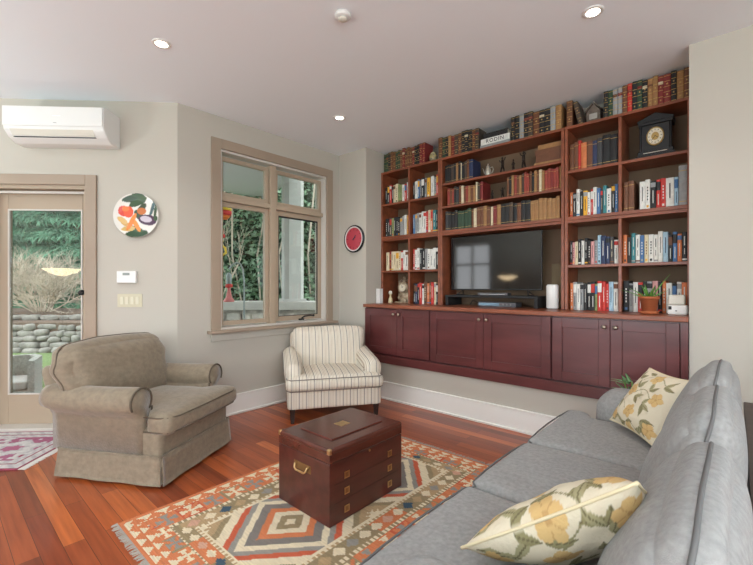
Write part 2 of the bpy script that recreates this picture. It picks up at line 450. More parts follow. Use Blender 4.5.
# ------------------------------------------------------------------ bookcases
BF, BB = 3.5, 3.795             # front and back planes
SH = .022
secs = [(-3.058, -2.258, [1.005, 1.375, 1.765, 2.14, 2.507], [-2.657]),
        (-2.254, -1.052, [1.005, 1.765, 2.012, 2.245, 2.507], []),
        (-1.048, -.222, [1.005, 1.372, 1.765, 2.145, 2.507], [-.651])]
names = ['tall cherry wood bookcase in two bays beside the red wall clock', 'wide central cherry wood bookcase with the television opening', 'tall cherry wood bookcase in two bays against the right wall']
for (x0, x1, zs, divs), lab in zip(secs, names):
    t = thing('bookcase', lab, 'bookcase', ((x0+x1)/2, (BF+BB)/2, 1.005), 0, 'built-in bookcases')
    ox, oy, oz = -(x0+x1)/2, -(BF+BB)/2, -1.005
    def B(bm, a0, a1, b0, b1, c0, c1, bev=.0015): box(bm, a0+ox, a1+ox, b0+oy, b1+oy, c0+oz, c1+oz, bev, 1)
    for sx in (x0, x1-.024):
        bm = new(); B(bm, sx, sx+.024, BF, BB-.008, 1.005, 2.507-SH); obj('side_panel', bm, cherry_m, t)
    bm = new(); B(bm, x0, x1, BB-.008, BB, 1.005, 2.507-SH, 0); obj('back_panel', bm, cback_m, t)
    for k, z in enumerate(zs[1:]):
        bm = new()
        if k == len(zs)-2: B(bm, x0, x1, BF-.004, BB, z-SH, z)
        elif abs(z-1.765) < .001: B(bm, x0+.024, x1-.024, BF-.002, BB-.008, z-.052, z-.028); B(bm, x0+.024, x1-.024, BF-.002, BB-.008, z-.026, z)
        else: B(bm, x0+.024, x1-.024, BF+.002, BB-.008, z-SH, z)
        obj('shelf', bm, cherry_m, t)
    for d in divs:
        for a, b in zip(zs, zs[1:]):
            top = b-(.052 if abs(b-1.765) < .001 else SH)
            bm = new(); B(bm, d-.011, d+.011, BF+.001, BB-.008, a+.0002, top-.0002); obj('divider', bm, cherry_m, t)

# base cabinets
CF = 3.222
def shaker(bm, x0, x1, z0, z1, y):     # frame and panel door, front towards -y
    w = .072
    box(bm, x0, x0+w, y, y+.02, z0, z1, .002, 1); box(bm, x1-w, x1, y, y+.02, z0, z1, .002, 1)
    box(bm, x0+w, x1-w, y, y+.02, z0, z0+w, .002, 1); box(bm, x0+w, x1-w, y, y+.02, z1-w, z1, .002, 1)
    box(bm, x0+w, x1-w, y+.011, y+.018, z0+w, z1-w)
cabs = [(-3.056, -2.197, -2.60), (-2.193, -1.064, -1.632), (-1.060, -.262, -.66)]
clab = ['dark cherry base cabinet behind the striped armchair', 'wide dark cherry base cabinet below the television', 'dark cherry base cabinet nearest the sofa']
for (x0, x1, dv), lab in zip(cabs, clab):
    t = thing('base_cabinet', lab, 'cabinet', ((x0+x1)/2, 3.5, .47), 0, 'base cabinets under the bookcases')
    ox = -(x0+x1)/2
    bm = new(); xe = x1 if x1 < -.5 else -.222
    box(bm, x0+ox, xe+ox, CF+.021-3.5, .295, 0, .497, .001, 1)
    obj('carcass', bm, cherryd_m, t)
    if x1 > -.5:
        bm = new(); box(bm, x1+.004+ox, -.222+ox, CF-3.5, CF+.021-3.5, .01, .497); obj('filler_strip', bm, cherryd_m, t)
    for a, b, kx in ((x0+.004, dv-.0015, dv-.035), (dv+.0015, x1-.004, dv+.035)):
        bm = new(); shaker(bm, a+ox, b+ox, .012, .488, CF-3.5); d = obj('door', bm, cherryd_m, t)
        bm = new(); cyl(bm, (kx+ox, CF-3.5-.008, .437), .006, .016, 12, axis='y'); ball(bm, (kx+ox, CF-3.5-.021, .437), .015, (1, .7, 1)); obj('knob', bm, nickel_m, d, True)
bm = new(); box(bm, -3.059, -.221, 3.205, 3.798, .386, .468, .003); props(obj('cabinet_plinth', bm, cherryd_m), 'long dark cherry plinth board running under all base cabinets', 'plinth')
bm = new(); box(bm, -3.059, -.221, 3.196, 3.798, .969, 1.004, .006, 3); props(obj('worktop', bm, cherry_m), 'long cherry wood worktop on the base cabinets carrying the bookcases', 'worktop')

# ------------------------------------------------------------------ books
PAL = dict(k=((30, 30, 32), 'black'), d=((62, 62, 64), 'charcoal'), g=((46, 70, 50), 'dark green'), G=((138, 150, 96), 'olive green'),
           b=((38, 50, 84), 'navy'), B=((70, 112, 160), 'blue'), t=((50, 124, 130), 'teal'), r=((196, 52, 44), 'red'), R=((128, 42, 40), 'burgundy'),
           o=((206, 118, 70), 'orange'), y=((226, 168, 50), 'yellow'), w=((222, 222, 216), 'white'), c=((214, 202, 170), 'cream'),
           n=((110, 68, 44), 'brown'), T=((158, 116, 72), 'tan'), s=((150, 152, 152), 'grey'), p=((206, 150, 148), 'pink'), l=((160, 190, 208), 'pale blue'),
           e=((74, 60, 50), 'dark brown'), m=((150, 62, 50), 'faded red'))
for k_, (c_k, nm) in PAL.items():
    mat('book_cloth_'+k_, c_k, .55, var=.12, scale=(30, 30, 30))
page_m = mat('book_pages', (214, 202, 178), .9, var=.06, scale=(200, 4, 4))
gilt_m = mat('gilt_tooling', (190, 158, 96), .4, .6)
PLAIN = {'w': 'k', 'c': 'n', 'l': 'b', 'y': 'k', 'p': 'k', 's': 'k', 'k': 'w', 'b': 'w', 'd': 'c', 'r': 'w', 'R': 'y', 'B': 'w', 't': 'w', 'o': 'w', 'n': 'c', 'T': 'k', 'g': 'y', 'G': 'k', 'e': 'c', 'm': 'y'}
def ordn(n): return '%d%s' % (n, {1: 'st', 2: 'nd', 3: 'rd'}.get(n if n < 20 else n % 10, 'th'))
NB = [0]
def book_mesh(w, h, dep, col, style, var):
    """upright book, spine towards -y at y=0, x 0..w, z 0..h"""
    bm = new(); t = min(.0028, w*.14)
    n = 4; arc = []
    for i in range(n+1):
        a = PI*i/n; arc.append((w/2-w/2*math.cos(a), .004-.004*math.sin(a)))
    prism(bm, arc+[(w, .008), (0, .008)], 0, h, 0)
    box(bm, 0, t, .008, dep, 0, h); box(bm, w-t, w, .008, dep, 0, h)
    box(bm, t, w-t, .008, dep-.003, .003, h-.003, mi=1)
    def band(z0, z1, mi=2, in_=.0, out=.0008):
        a2 = [(w/2-(w/2-in_)*math.cos(PI*i/n), .0038-(.004+out)*math.sin(PI*i/n)) for i in range(n+1)]
        prism(bm, a2+[(w-in_, .0038), (in_, .0038)], z0*h, z1*h, mi)
    if style == 'l':
        k = 4+var % 2
        for i in range(k+1):
            z = .06+.88*i/k; band(z-.008, z+.008)
            if i < k and (var+i) % 2 == 0 and w > .02:
                zc = z+.44/k; band(zc-.025, zc+.025, 2, w*.32)
        if var % 3 == 0: band(.70, .80, 3, 0)
    elif style == 'm':
        v = var % 5
        if v == 0: band(.30, .82, 2, w*.38)
        elif v == 1: band(.62, .92, 3, 0); band(.12, .5, 2, w*.36)
        elif v == 2: band(.55, .86, 2, w*.36); band(.25, .45, 2, w*.4); band(.05, .1, 3, 0)
        elif v == 3: band(.78, .94, 3, 0); band(.2, .66, 2, w*.38)
        else:
            for q in range(5): band(.3+q*.1, .36+q*.1, 2, w*.33)
            band(.06, .14, 3, w*.2)
    else:
        band(.86, .875); band(.1, .115)
    return bm
def books(shelf, x0, x1, z, seq, h0=.215, hv=.02, yf=3.535, dep=.17, style='m', fill=True):
    items = seq.split(); L_ = []
    for it in items:
        q = it.split(':'); L_.append((q[0][0], float(q[1]) if len(q) > 1 and q[1] else 1., float(q[2]) if len(q) > 2 and q[2] else None, q[0][1:] or style))
    tot = sum(q[1]*(1+0) for q in L_); u = (x1-x0)/tot; x = x0; n = 0; rnd = random.Random(hash_(shelf))
    nb = sum(1 for q in L_ if q[0] != '_')
    for (c, w, h, st) in L_:
        W = w*u
        if c == '_': x += W; continue
        n += 1
        hh = (h if h else h0+rnd.uniform(-hv, hv)); dd = dep+rnd.uniform(-.02, .02); var = rnd.randrange(60)
        m2 = gilt_m if (st != 'm') else MATS['book_cloth_'+PLAIN[c]]
        alt = rnd.choice('wrkyBns') if st == 'm' else rnd.choice('Rkn')
        if alt == c: alt = 'w' if st == 'm' else 'c'
        bm = book_mesh(W-.0012, hh, dd, c, st, var)
        o = obj('book', bm, [MATS['book_cloth_'+c], page_m, m2, MATS['book_cloth_'+alt]])
        o.location = (x+.0006, yf+rnd.uniform(-.006, .006), z+.0004)
        kind = {'l': 'gilt-banded leather book', 'm': 'hardback book', 'p': 'old cloth-bound book'}[st]
        props(o, '%s %s, %s from left on %s' % (PAL[c][1], kind, 'first' if n == 1 else ordn(n), shelf), 'book', 'books on '+shelf)
        NB[0] += 1; x += W
def hash_(s):
    v = 7
    for ch in s: v = (v*31+ord(ch)) % 1000003
    return v
R1, R2, R3, R4 = 2.507, 2.14, 1.765, 1.375
books('top of left bookcase', -3.045, -2.47, R1, 'g:.9 g k n n g g n R n n n:.9 R k k R R', .221, .009, style='l')
books('top of central bookcase', -2.30, -1.84, R1, 'n:1.2 g k T:.8 R e:1.1 n k k k n e', .221, .009, style='l')
books('top of central bookcase beyond flat stack', -1.52, -1.085, R1, 'k:.8 k s R:.0001 k:.9 e n:1.4 k k:1.2 s T:1.1'.replace(' R:.0001', ''), .221, .009, style='l')
books('top of right bookcase, left end', -1.045, -1.0, R1, 'n', .221, .009, style='l')
books('top of right bookcase, right of birdhouse', -.77, -.235, R1, 'k g s s n r k g k T T R R:1.4 k T:1.3 n', .221, .009, style='l')
books('second shelf, far left bay', -3.02, -2.69, R2, 'k k r k c c:1.2 G G w:1.2 r w:.8', .205, .015)
books('second shelf, bay beside centre', -2.63, -2.30, R2, 'k w:1.4 B s k:1.3 s _:.3 y:1.4 _:.5 w:1.4 s r', .21, .02)
books('middle shelf, far left bay', -3.02, -2.69, R3, 'k k d G k k k s s w y:.7', .21, .014)
books('middle shelf, bay beside centre', -2.63, -2.29, R3, 'B s s w w w:1.2 r c o t:1.4 k:.8 c:.6', .225, .016)
books('fourth shelf, far left bay', -3.01, -2.69, R4, 'c:1.3 R c c c:1.2 c r w w:1.3', .215, .008)
books('fourth shelf, bay beside centre', -2.63, -2.29, R4, 'r:.8 w w k k:1.1 s w w w:1.2 k:1.2', .225, .012)
books('bottom shelf of left bookcase', -2.62, -2.30, 1.005, 'k b k:1.1 r:1.2 w n:1.3 o n r:1.2 c k', .225, .012, yf=3.53)
books('upper shelf of central bookcase', -2.222, -1.90, 2.245, 'k k k:.8 e k T:.8 k c:.5 k e n:1.1 b:1.5', .19, .015, style='p')
books('reddish shelf of central bookcase, left part', -2.19, -1.80, 2.012, 'm:1.1 n m:.8 k d n c n m T n T c:.7 e R:1.1', .178, .016, style='p')
books('reddish shelf of central bookcase, right part', -1.56, -1.085, 2.012, 'n k T m:1.1 n T e m m n k T n:.8 c T m:1.2 m:1.2 R m m T:.8', .188, .012, style='p')
books('lowest book shelf of central bookcase', -2.215, -1.095, 1.765, 'd k k k g:1.1 g:1.1 g:1.1 g:1.1 n:.7 c:.9 n n T:1.1 n c:.8 R T:1.1 k k:1.3 e k n:1.1 k k:1.4 T T T T T:1.1 T T', .188, .01, style='p')
books('second shelf of right bookcase', -1.02, -.67, 2.145, 'n n r:.6 o:1.3 n:1.3 b d:1.1 k:1.7::l k:1.6::l'.replace('::l', ''), .225, .016, style='p')
books('middle shelf, left bay of right bookcase', -1.02, -.67, R3, 'o k w k y:1.2 w:.8 r:.7 w B d:.7 t w:1.2 k B:.8', .205, .02)
books('middle shelf, right bay of right bookcase', -.635, -.565, R3, 'np nep:1.3'.replace('nep', 'np'), .225, .004)
books('middle shelf, right bay beyond brown pair', -.53, -.25, R3, 'w w:.9 k r:.8 r:.9 w:1.4 l:.7 sp:1.4:.285', .21, .012)
books('fourth shelf, left bay of right bookcase', -1.02, -.67, 1.372, 'k p:.8 c k w k k p:1.1 s l b:1.4 b:1.3 d:1.2 w:1.2', .205, .024)
books('fourth shelf, right bay of right bookcase', -.638, -.25, 1.372, 'o k:1.1 t w:1.1 B c w:1.2 w w:1.1 l:1.2 k B o k:1.1', .21, .02)
books('bottom shelf, left bay of right bookcase', -1.015, -.67, 1.005, 'o:.9 s w s k k k:1.1 G:.7 r:1.2 r r:.8 l:1.2 w:1.2', .222, .014, yf=3.53)
books('bottom shelf, right bay of right bookcase', -.638, -.25, 1.005, 'k:1.5 s w:1.2 r:1.2 k s:1.3 p:1.3 k o:.9 w:1.4 k w:1.1 o:1.2', .222, .012, yf=3.545)

def flat_book(name, loc, w, d, h, col, label, txt=None, title=None, rz=0, group=None):
    bm = new(); t = .003
    box(bm, 0, w, 0, .005, 0, h, .001, 1); box(bm, 0, w, .005, d, 0, t); box(bm, 0, w, .005, d, h-t, h); box(bm, .003, w-.003, .005, d-.003, t, h-t, mi=1)
    o = obj(name, bm, [MATS['book_cloth_'+col], page_m]); o.location = loc; o.rotation_euler = (0, 0, rz)
    props(o, label, 'book', group)
    if txt:
        cu = bpy.data.curves.new('title_lettering', 'FONT'); cu.body = txt; cu.size = h*.86; cu.align_x = 'CENTER'; cu.align_y = 'CENTER'; cu.space_character = 1.25; cu.extrude = .0004; cu.offset = .0004
        tmp = bpy.data.objects.new('tmp', cu); C.objects.link(tmp)
        dg = bpy.context.evaluated_depsgraph_get(); me = bpy.data.meshes.new_from_object(tmp.evaluated_get(dg)); bpy.data.objects.remove(tmp)
        me.materials.clear(); to = link('title_lettering', me, MATS['book_cloth_'+title], o)
        to.location = (w*.5, -.0006, h*.48); to.rotation_euler = (PI/2, 0, 0)
    return o
ft = 'books lying flat on top of central bookcase'
flat_book('book', (-1.825, 3.53, R1), .295, .22, .035, 's', 'grey book lying flat, lowest of the stack on top of central bookcase', group=ft)
flat_book('book', (-1.815, 3.528, R1+.0355), .285, .22, .056, 'w', 'thick white book lying flat with dark title lettering, top of central bookcase', 'RODIN', 'd', group=ft)
flat_book('book', (-1.79, 3.535, R1+.092), .24, .2, .05, 'k', 'thick black book lying flat on the white book, uppermost of its stack', group=ft)
# leaning book beside the birdhouse
bm = book_mesh(.034, .205, .16, 'e', 'l', 4)
o = obj('book', bm, [MATS['book_cloth_e'], page_m, gilt_m, MATS['book_cloth_n']]); o.location = (-.975, 3.535, R1+.0095); o.rotation_euler = (0, math.radians(-13), 0)
o.location = (-.950, 3.535, R1+.0004); props(o, 'dark brown leather book leaning over beside the carved house ornament', 'book')
# stack of large brown boxes/books at the right of the upper shelf
for k, (x0, x1, h, c, dx, lab) in enumerate([(-1.315, -1.085, .028, 'T', 0, 'tan large flat book, bottom of the pile on upper shelf of central bookcase'),
                                     (-1.30, -1.085, .062, 'n', .01, 'thick brown large book, second in the flat pile on upper shelf'),
                                     (-1.31, -1.085, .05, 'n', 0, 'brown large book above the thick one in the flat pile'),
                                     (-1.285, -1.085, .04, 'T', 0, 'tan large book crowning the flat pile on upper shelf')]):
    z = 2.2454+sum([.0285, .0625, .0505][:k])
    flat_book('book', (x0, 3.545+.004*k, z), x1-x0, .21, h, c, lab, group='large books piled flat on the upper shelf')

# ------------------------------------------------------------------ shelf ornaments
bronze_m = mat('dark_bronze', (52, 42, 38), .35, .7, var=.2, scale=(30, 30, 30))
silver_m = mat('tarnished_silver', (190, 184, 170), .35, .45, var=.15, scale=(40, 40, 40))
ivory_m = mat('ivory_ceramic', (214, 200, 160), .35, var=.1, scale=(20, 20, 20))
# painted jar on top of left bookcase
t = thing('ginger_jar', 'small gold and pale painted jar in dark gap on top of left bookcase', 'jar', (-2.385, 3.57, R1))
bm = new(); lathe(bm, [(.022, 0), (.03, .006), (.042, .04), (.044, .062), (.032, .088), (.024, .094)], seg=24); obj('jar_body', bm, mat('painted_jar', (190, 170, 110), .3, col2=(70, 80, 90), scale=(45, 45, 45)), t, True)
bm = new(); lathe(bm, [(.027, .0945), (.027, .101), (.014, .108), (.006, .116)], seg=24); obj('lid', bm, ivory_m, t, True)
# silver teapot
t = thing('coffee_pot', 'small silver coffee pot beside the navy book on upper shelf', 'pot', (-1.775, 3.6, 2.245))
bm = new(); lathe(bm, [(.03, 0), (.031, .006), (.02, .012), (.026, .03), (.03, .055), (.022, .085), (.018, .10)], seg=24); obj('pot_body', bm, silver_m, t, True)
bm = new(); lathe(bm, [(.019, .1005), (.015, .112), (.004, .12), (.007, .128), (.003, .134)], seg=20); obj('lid', bm, silver_m, t, True)
bm = new(); tube(bm, [(-.025, 0, .04), (-.04, 0, .055), (-.048, 0, .085), (-.058, 0, .1)], .006, taper=.5); obj('spout', bm, silver_m, t, True)
bm = new(); tube(bm, [(.022, 0, .092), (.045, 0, .095), (.054, 0, .07), (.045, 0, .042), (.027, 0, .038)], .004); obj('handle', bm, silver_m, t, True)

def figurine(loc, h, rz, label, pose):
    t = thing('bronze_figurine', label, 'figurine', loc, rz, 'small bronze figurines on the central bookcase')
    bm = new(); lathe(bm, [(.028*h/.16, 0), (.03*h/.16, .004), (.026*h/.16, .012)], seg=16); obj('plinth', bm, matblk_m, t, True)
    s = h/.16; bm = new()
    V = lambda *p: tuple(q*s for q in p)
    z0 = .012
    if pose == 0:       # striding figure with raised arms
        legs = [[V(.016, 0, z0/s), V(.012, 0, .045), V(.003, 0, .078)], [V(-.018, 0, z0/s), V(-.010, -.004, .045), V(-.002, 0, .078)]]
        arms = [[V(.002, 0, .12), V(.02, -.004, .125), V(.026, -.004, .148)], [V(-.002, 0, .12), V(-.02, 0, .112), V(-.028, 0, .13)]]
    elif pose == 1:     # robed standing figure
        legs = [[V(.007, 0, z0/s), V(.009, 0, .045), V(.004, 0, .078)], [V(-.007, 0, z0/s), V(-.009, 0, .045), V(-.004, 0, .078)]]
        arms = [[V(.004, 0, .12), V(.018, 0, .10), V(.012, -.012, .082)], [V(-.004, 0, .12), V(-.018, 0, .10), V(-.010, -.012, .088)]]
    else:               # bending dancer
        legs = [[V(.022, 0, z0/s), V(.012, 0, .04), V(.004, 0, .078)], [V(-.008, 0, z0/s), V(-.010, 0, .045), V(-.002, 0, .078)]]
        arms = [[V(.004, 0, .12), V(.018, 0, .138), V(-.002, 0, .156)], [V(-.002, 0, .12), V(-.022, 0, .13), V(-.03, 0, .15)]]
    for L in legs: tube(bm, L, .0075*s, 8)
    tube(bm, [V(0, 0, .074), V(.001, 0, .09), V(0, 0, .112), V(0, 0, .124)], .0125*s, 10)
    if pose == 1: lathe(bm, [(.017*s, z0), (.014*s, .05*s), (.012*s, .085*s)], seg=12)
    for A in arms: tube(bm, A, .0045*s, 6)
    tube(bm, [V(0, 0, .122), V(0, -.001, .132)], .004*s, 6); ball(bm, V(0, -.001, .142), .0095*s, (1, 1, 1.25), 12, 8)
    obj('figure', bm, bronze_m, t, True)
figurine((-1.63, 3.6, 2.245), .175, 0, 'bronze figurine striding with raised arms, nearest the coffee pot', 0)
figurine((-1.525, 3.6, 2.245), .13, 0, 'shortest bronze figurine, robed, middle of the three on upper shelf', 1)
figurine((-1.43, 3.6, 2.245), .18, 0, 'bronze dancer figurine nearest the pile of large brown books', 2)
figurine((-1.73, 3.6, 2.012), .11, 0, 'small dark figurine right after the burgundy book on reddish shelf', 1)
figurine((-1.63, 3.6, 2.012), .12, 0, 'small dark figurine just before the right-hand run of reddish books', 0)

# carved house ornament
hm = mat('carved_grey_wood', (104, 92, 82), .7, var=.3, scale=(30, 30, 30), bump=.4, bscale=80)
t = thing('birdhouse', 'carved grey wooden house ornament with pitched roof on top of right bookcase', 'ornament', (-.852, 3.62, R1))
bm = new(); box(bm, -.062, .062, -.05, .05, 0, .012, .002); box(bm, -.05, .05, -.042, .042, .012, .105, .003)
prism(bm, [(-.05, .105), (.05, .105), (0, .16)], -.042, .042, M=Matrix.Rotation(PI/2, 4, 'X')); obj('house_body', bm, hm, t)
for s in (-1, 1):
    bm = new(); box(bm, -.042, .042, -.055, .055, -.004, .004, .002, M=Matrix.Translation((s*.034, 0, .137)) @ Matrix.Rotation(s*math.radians(48), 4, 'Y')); obj('roof_panel', bm, hm, t)
bm = new(); box(bm, -.03, .03, -.05, -.0425, .04, .085, .004); ball(bm, (0, -.05, .06), .016, (1.4, .4, .6)); obj('carved_panel', bm, mat('pale_carving', (170, 164, 156), .6), t)
bm = new(); ball(bm, (0, -.02, .185), .007); tube(bm, [(0, -.02, .162), (0, -.02, .185)], .003, 6); obj('finial', bm, silver_m, t)

# black mantel clock
slate = mat('black_slate', (20, 20, 23), .38)
dial_m = mat('cream_dial', (222, 214, 192), .4)
gold_m = mat('dull_gold', (180, 150, 90), .35, .8)
t = thing('mantel_clock', 'black slate mantel clock with pediment and gold-rimmed cream dial', 'clock', (-.437, 3.62, 2.145))
bm = new()
box(bm, -.135, .135, -.075, .075, 0, .022, .003); box(bm, -.122, .122, -.068, .068, .022, .05, .004); box(bm, -.095, .095, -.055, .055, .05, .222, .003)
obj('clock_case', bm, slate, t)
for s in (-1, 1):
    bm = new(); cyl(bm, (s*.103, -.05, .136), .008, .150, 12); cyl(bm, (s*.103, -.05, .056), .012, .010, 12); cyl(bm, (s*.103, -.05, .216), .012, .010, 12); obj('column', bm, slate, t)
bm = new(); box(bm, -.118, .118, -.068, .068, .222, .242, .003)
prism(bm, [(-.122, .242), (.122, .242), (.122, .252), (0, .292), (-.122, .252)], -.07, .07, M=Matrix.Rotation(PI/2, 4, 'X')); obj('pediment', bm, slate, t)
bm = new(); lathe(bm, [(.058, 0), (.062, .004), (.058, .009), (.052, .006)], seg=40, ring=True); bmesh.ops.transform(bm, matrix=Matrix.Translation((0, -.0555, .14)) @ Matrix.Rotation(PI/2, 4, 'X'), verts=bm.verts[:]); bz = obj('bezel', bm, gold_m, t, True)
bm = new(); cyl(bm, (0, -.063, .14), .052, .003, 40, axis='y'); dd = obj('dial', bm, dial_m, t)
bm = new(); cyl(bm, (0, -.0655, .14), .026, .002, 32, axis='y'); obj('dial_centre', bm, gold_m, dd)
bm = new()
for k in range(12):
    a = PI*k/6; box(bm, -.0018, .0018, -.0655, -.0648, .037, .047, M=Matrix.Translation((0, 0, .14)) @ Matrix.Rotation(a, 4, 'Y'))
obj('numerals', bm, matblk_m, dd)
bm = new()
for a, l in ((2.1, .026), (3.9, .036)): box(bm, -.0016, .0016, -.0682, -.067, -.004, l, M=Matrix.Translation((0, 0, .14)) @ Matrix.Rotation(a, 4, 'Y'))
obj('hands', bm, matblk_m, dd)
bm = new(); box(bm, -.08, .08, -.0705, -.068, .033, .037); obj('incised_line', bm, silver_m, t)

t_clock_scale = [o for o in C.objects if o.get('category') == 'clock' and 'slate' in o.get('label', '')][0]; t_clock_scale.scale = (.9, 1, 1.12)
# ornate clock, candlestick and white block at the bottom left
orn = mat('antique_silver_gilt', (214, 200, 172), .4, .3, col2=(120, 100, 80), scale=(28, 28, 28))
t = thing('ornate_clock', 'ornate cream and silver-gilt table clock with small white round dial', 'clock', (-2.80, 3.62, 1.005))
bm = new(); box(bm, -.085, .085, -.05, .05, 0, .014, .003)
ball(bm, (0, 0, .07), .055, (1.15, .7, .9)); tube(bm, [(-.03, 0, .02), (-.07, 0, .05), (-.055, 0, .085)], .014); tube(bm, [(.03, 0, .02), (.075, 0, .045), (.06, 0, .085)], .014)
lathe(bm, [(.05, .014), (.035, .03), (.028, .06)], seg=16)
obj('scroll_base', bm, orn, t, True)
bm = new(); cyl(bm, (0, -.02, .145), .052, .05, 32, axis='y'); ball(bm, (0, -.01, .205), .022, (1.2, .8, 1)); tube(bm, [(-.045, -.01, .17), (-.06, -.01, .2), (-.03, -.01, .215)], .012); tube(bm, [(.045, -.01, .17), (.06, -.01, .2), (.03, -.01, .215)], .012); ball(bm, (0, -.01, .24), .013); obj('clock_case', bm, orn, t, True)
bm = new(); cyl(bm, (0, -.0475, .145), .034, .005, 32, axis='y'); obj('dial', bm, dial_m, t)
bm = new(); tube(bm, [(0, -.052, .145), (.010, -.052, .16)], .0018, 6); tube(bm, [(0, -.052, .145), (-.004, -.052, .168)], .0015, 6); obj('hands', bm, matblk_m, t)
t.scale = (1.3, 1.1, 1.2)
t = thing('candlestick', 'yellowish ceramic candlestick left of the ornate clock', 'candlestick', (-2.975, 3.57, 1.005))
bm = new(); lathe(bm, [(.024, 0), (.026, .012), (.022, .05), (.012, .065), (.010, .09), (.018, .10), (.022, .105)], seg=20); obj('stem', bm, ivory_m, t, True)
bm = new(); lathe(bm, [(.02, .1055), (.022, .112), (.02, .13), (.01, .14)], seg=20); obj('candle', bm, offw_m, t, True)
t = thing('white_canister', 'plain white two-part box at the left end of the worktop', 'box', (-3.02, 3.43, 1.005))
bm = new(); box(bm, -.028, .028, -.028, .028, 0, .085, .003); obj('box_body', bm, white_m, t)
bm = new(); box(bm, -.028, .028, -.028, .028, .0855, .165, .003); obj('box_lid', bm, white_m, t)
t = thing('lidded_jar', 'pale figured jar right of the ornate clock beside the divider', 'jar', (-2.70, 3.58, 1.005))
bm = new(); lathe(bm, [(.016, 0), (.026, .015), (.028, .045), (.014, .062), (.018, .07), (.022, .1), (.012, .12), (.004, .126)], seg=18); obj('jar_body', bm, silver_m, t, True)

# ------------------------------------------------------------------ television and equipment
scr = mat('tv_screen', (10, 11, 13), .06, spec=.8)
t = thing('media_riser', 'low black media stand carrying the television', 'stand', (-1.73, 3.62, 1.005))
bm = new(); box(bm, -.46, .47, -.13, .14, .085, .105, .003); obj('top_board', bm, matblk_m, t)
for s in (-1, 1):
    bm = new(); xx = .005+s*.445; box(bm, xx-.015, xx+.015, -.13, .14, 0, .085, .003); obj('leg', bm, matblk_m, t)
t = thing('television', 'flat black television standing on the low media stand', 'television', (-1.735, 3.63, 1.11))
bm = new(); box(bm, -.462, .462, -.012, .012, .05, .588, .004); box(bm, -.25, .25, .0121, .05, .12, .42, .01); obj('tv_body', bm, black_m, t)
bm = new(); box(bm, -.455, .455, -.0145, -.0121, .062, .582); obj('screen', bm, scr, t)
for s in (-1, 1):
    bm = new(); tube(bm, [(s*.33, 0, .05), (s*.36, -.06, .004)], .006, 8); tube(bm, [(s*.33, 0, .05), (s*.36, .06, .004)], .006, 8); tube(bm, [(s*.36, -.075, .004), (s*.36, .075, .004)], .0045, 8); obj('foot', bm, matblk_m, t)
t = thing('soundbar', 'low silver grey device lying in front of the television feet', 'media player', (-1.70, 3.54, 1.11))
bm = new(); box(bm, -.14, .16, -.03, .05, 0.0002, .026, .005); obj('case', bm, mat('dark_silver', (92, 92, 96), .3, .6), t)
bm = new(); box(bm, -.11, .13, -.0312, -.03, .008, .016); obj('front_strip', bm, grey_m, t)
t = thing('media_player', 'flat silver and blue media player under the television stand', 'media player', (-1.65, 3.56, 1.005))
bm = new(); box(bm, -.185, .185, -.05, .09, 0.0002, .045, .003); obj('case', bm, mat('dark_silver', (92, 92, 96), .3, .6), t)
bm = new(); box(bm, -.175, .03, -.053, -.0502, .012, .036, .001); obj('display', bm, mat('display_glass', (120, 150, 170), .2), t)
for k in range(3):
    bm = new(); cyl(bm, (.07+.035*k, -.054, .024), .006, .008, 12, axis='y'); obj('button', bm, grey_m, t)
bm = new(); tube(bm, [(-2.02, 3.70, 1.012), (-1.97, 3.66, 1.06), (-1.92, 3.68, 1.03), (-1.86, 3.64, 1.012), (-1.85, 3.60, 1.02)], .004, 8); props(obj('cable', bm, matblk_m), 'thin black cable looping under the television stand', 'cable')
t = thing('speaker', 'white cylindrical speaker right of the television', 'speaker', (-1.175, 3.47, 1.005)); t.location = (-1.16, 3.55, 1.005)
bm = new(); lathe(bm, [(.046, .006), (.05, .012), (.05, .19), (.046, .202), (.036, .208), (.01, .208)], seg=32); obj('speaker_body', bm, white_m, t, True)
bm = new(); cyl(bm, (0, 0, .003), .042, .0055, 32); obj('base_ring', bm, grey_m, t)
bm = new(); box(bm, -1.24, -1.11, 3.765, 3.778, 1.005, 1.40, .002); props(obj('panel_board', bm, mat('olive_board', (128, 112, 84), .7)), 'tall tan board standing behind the white cylindrical speaker', 'board')

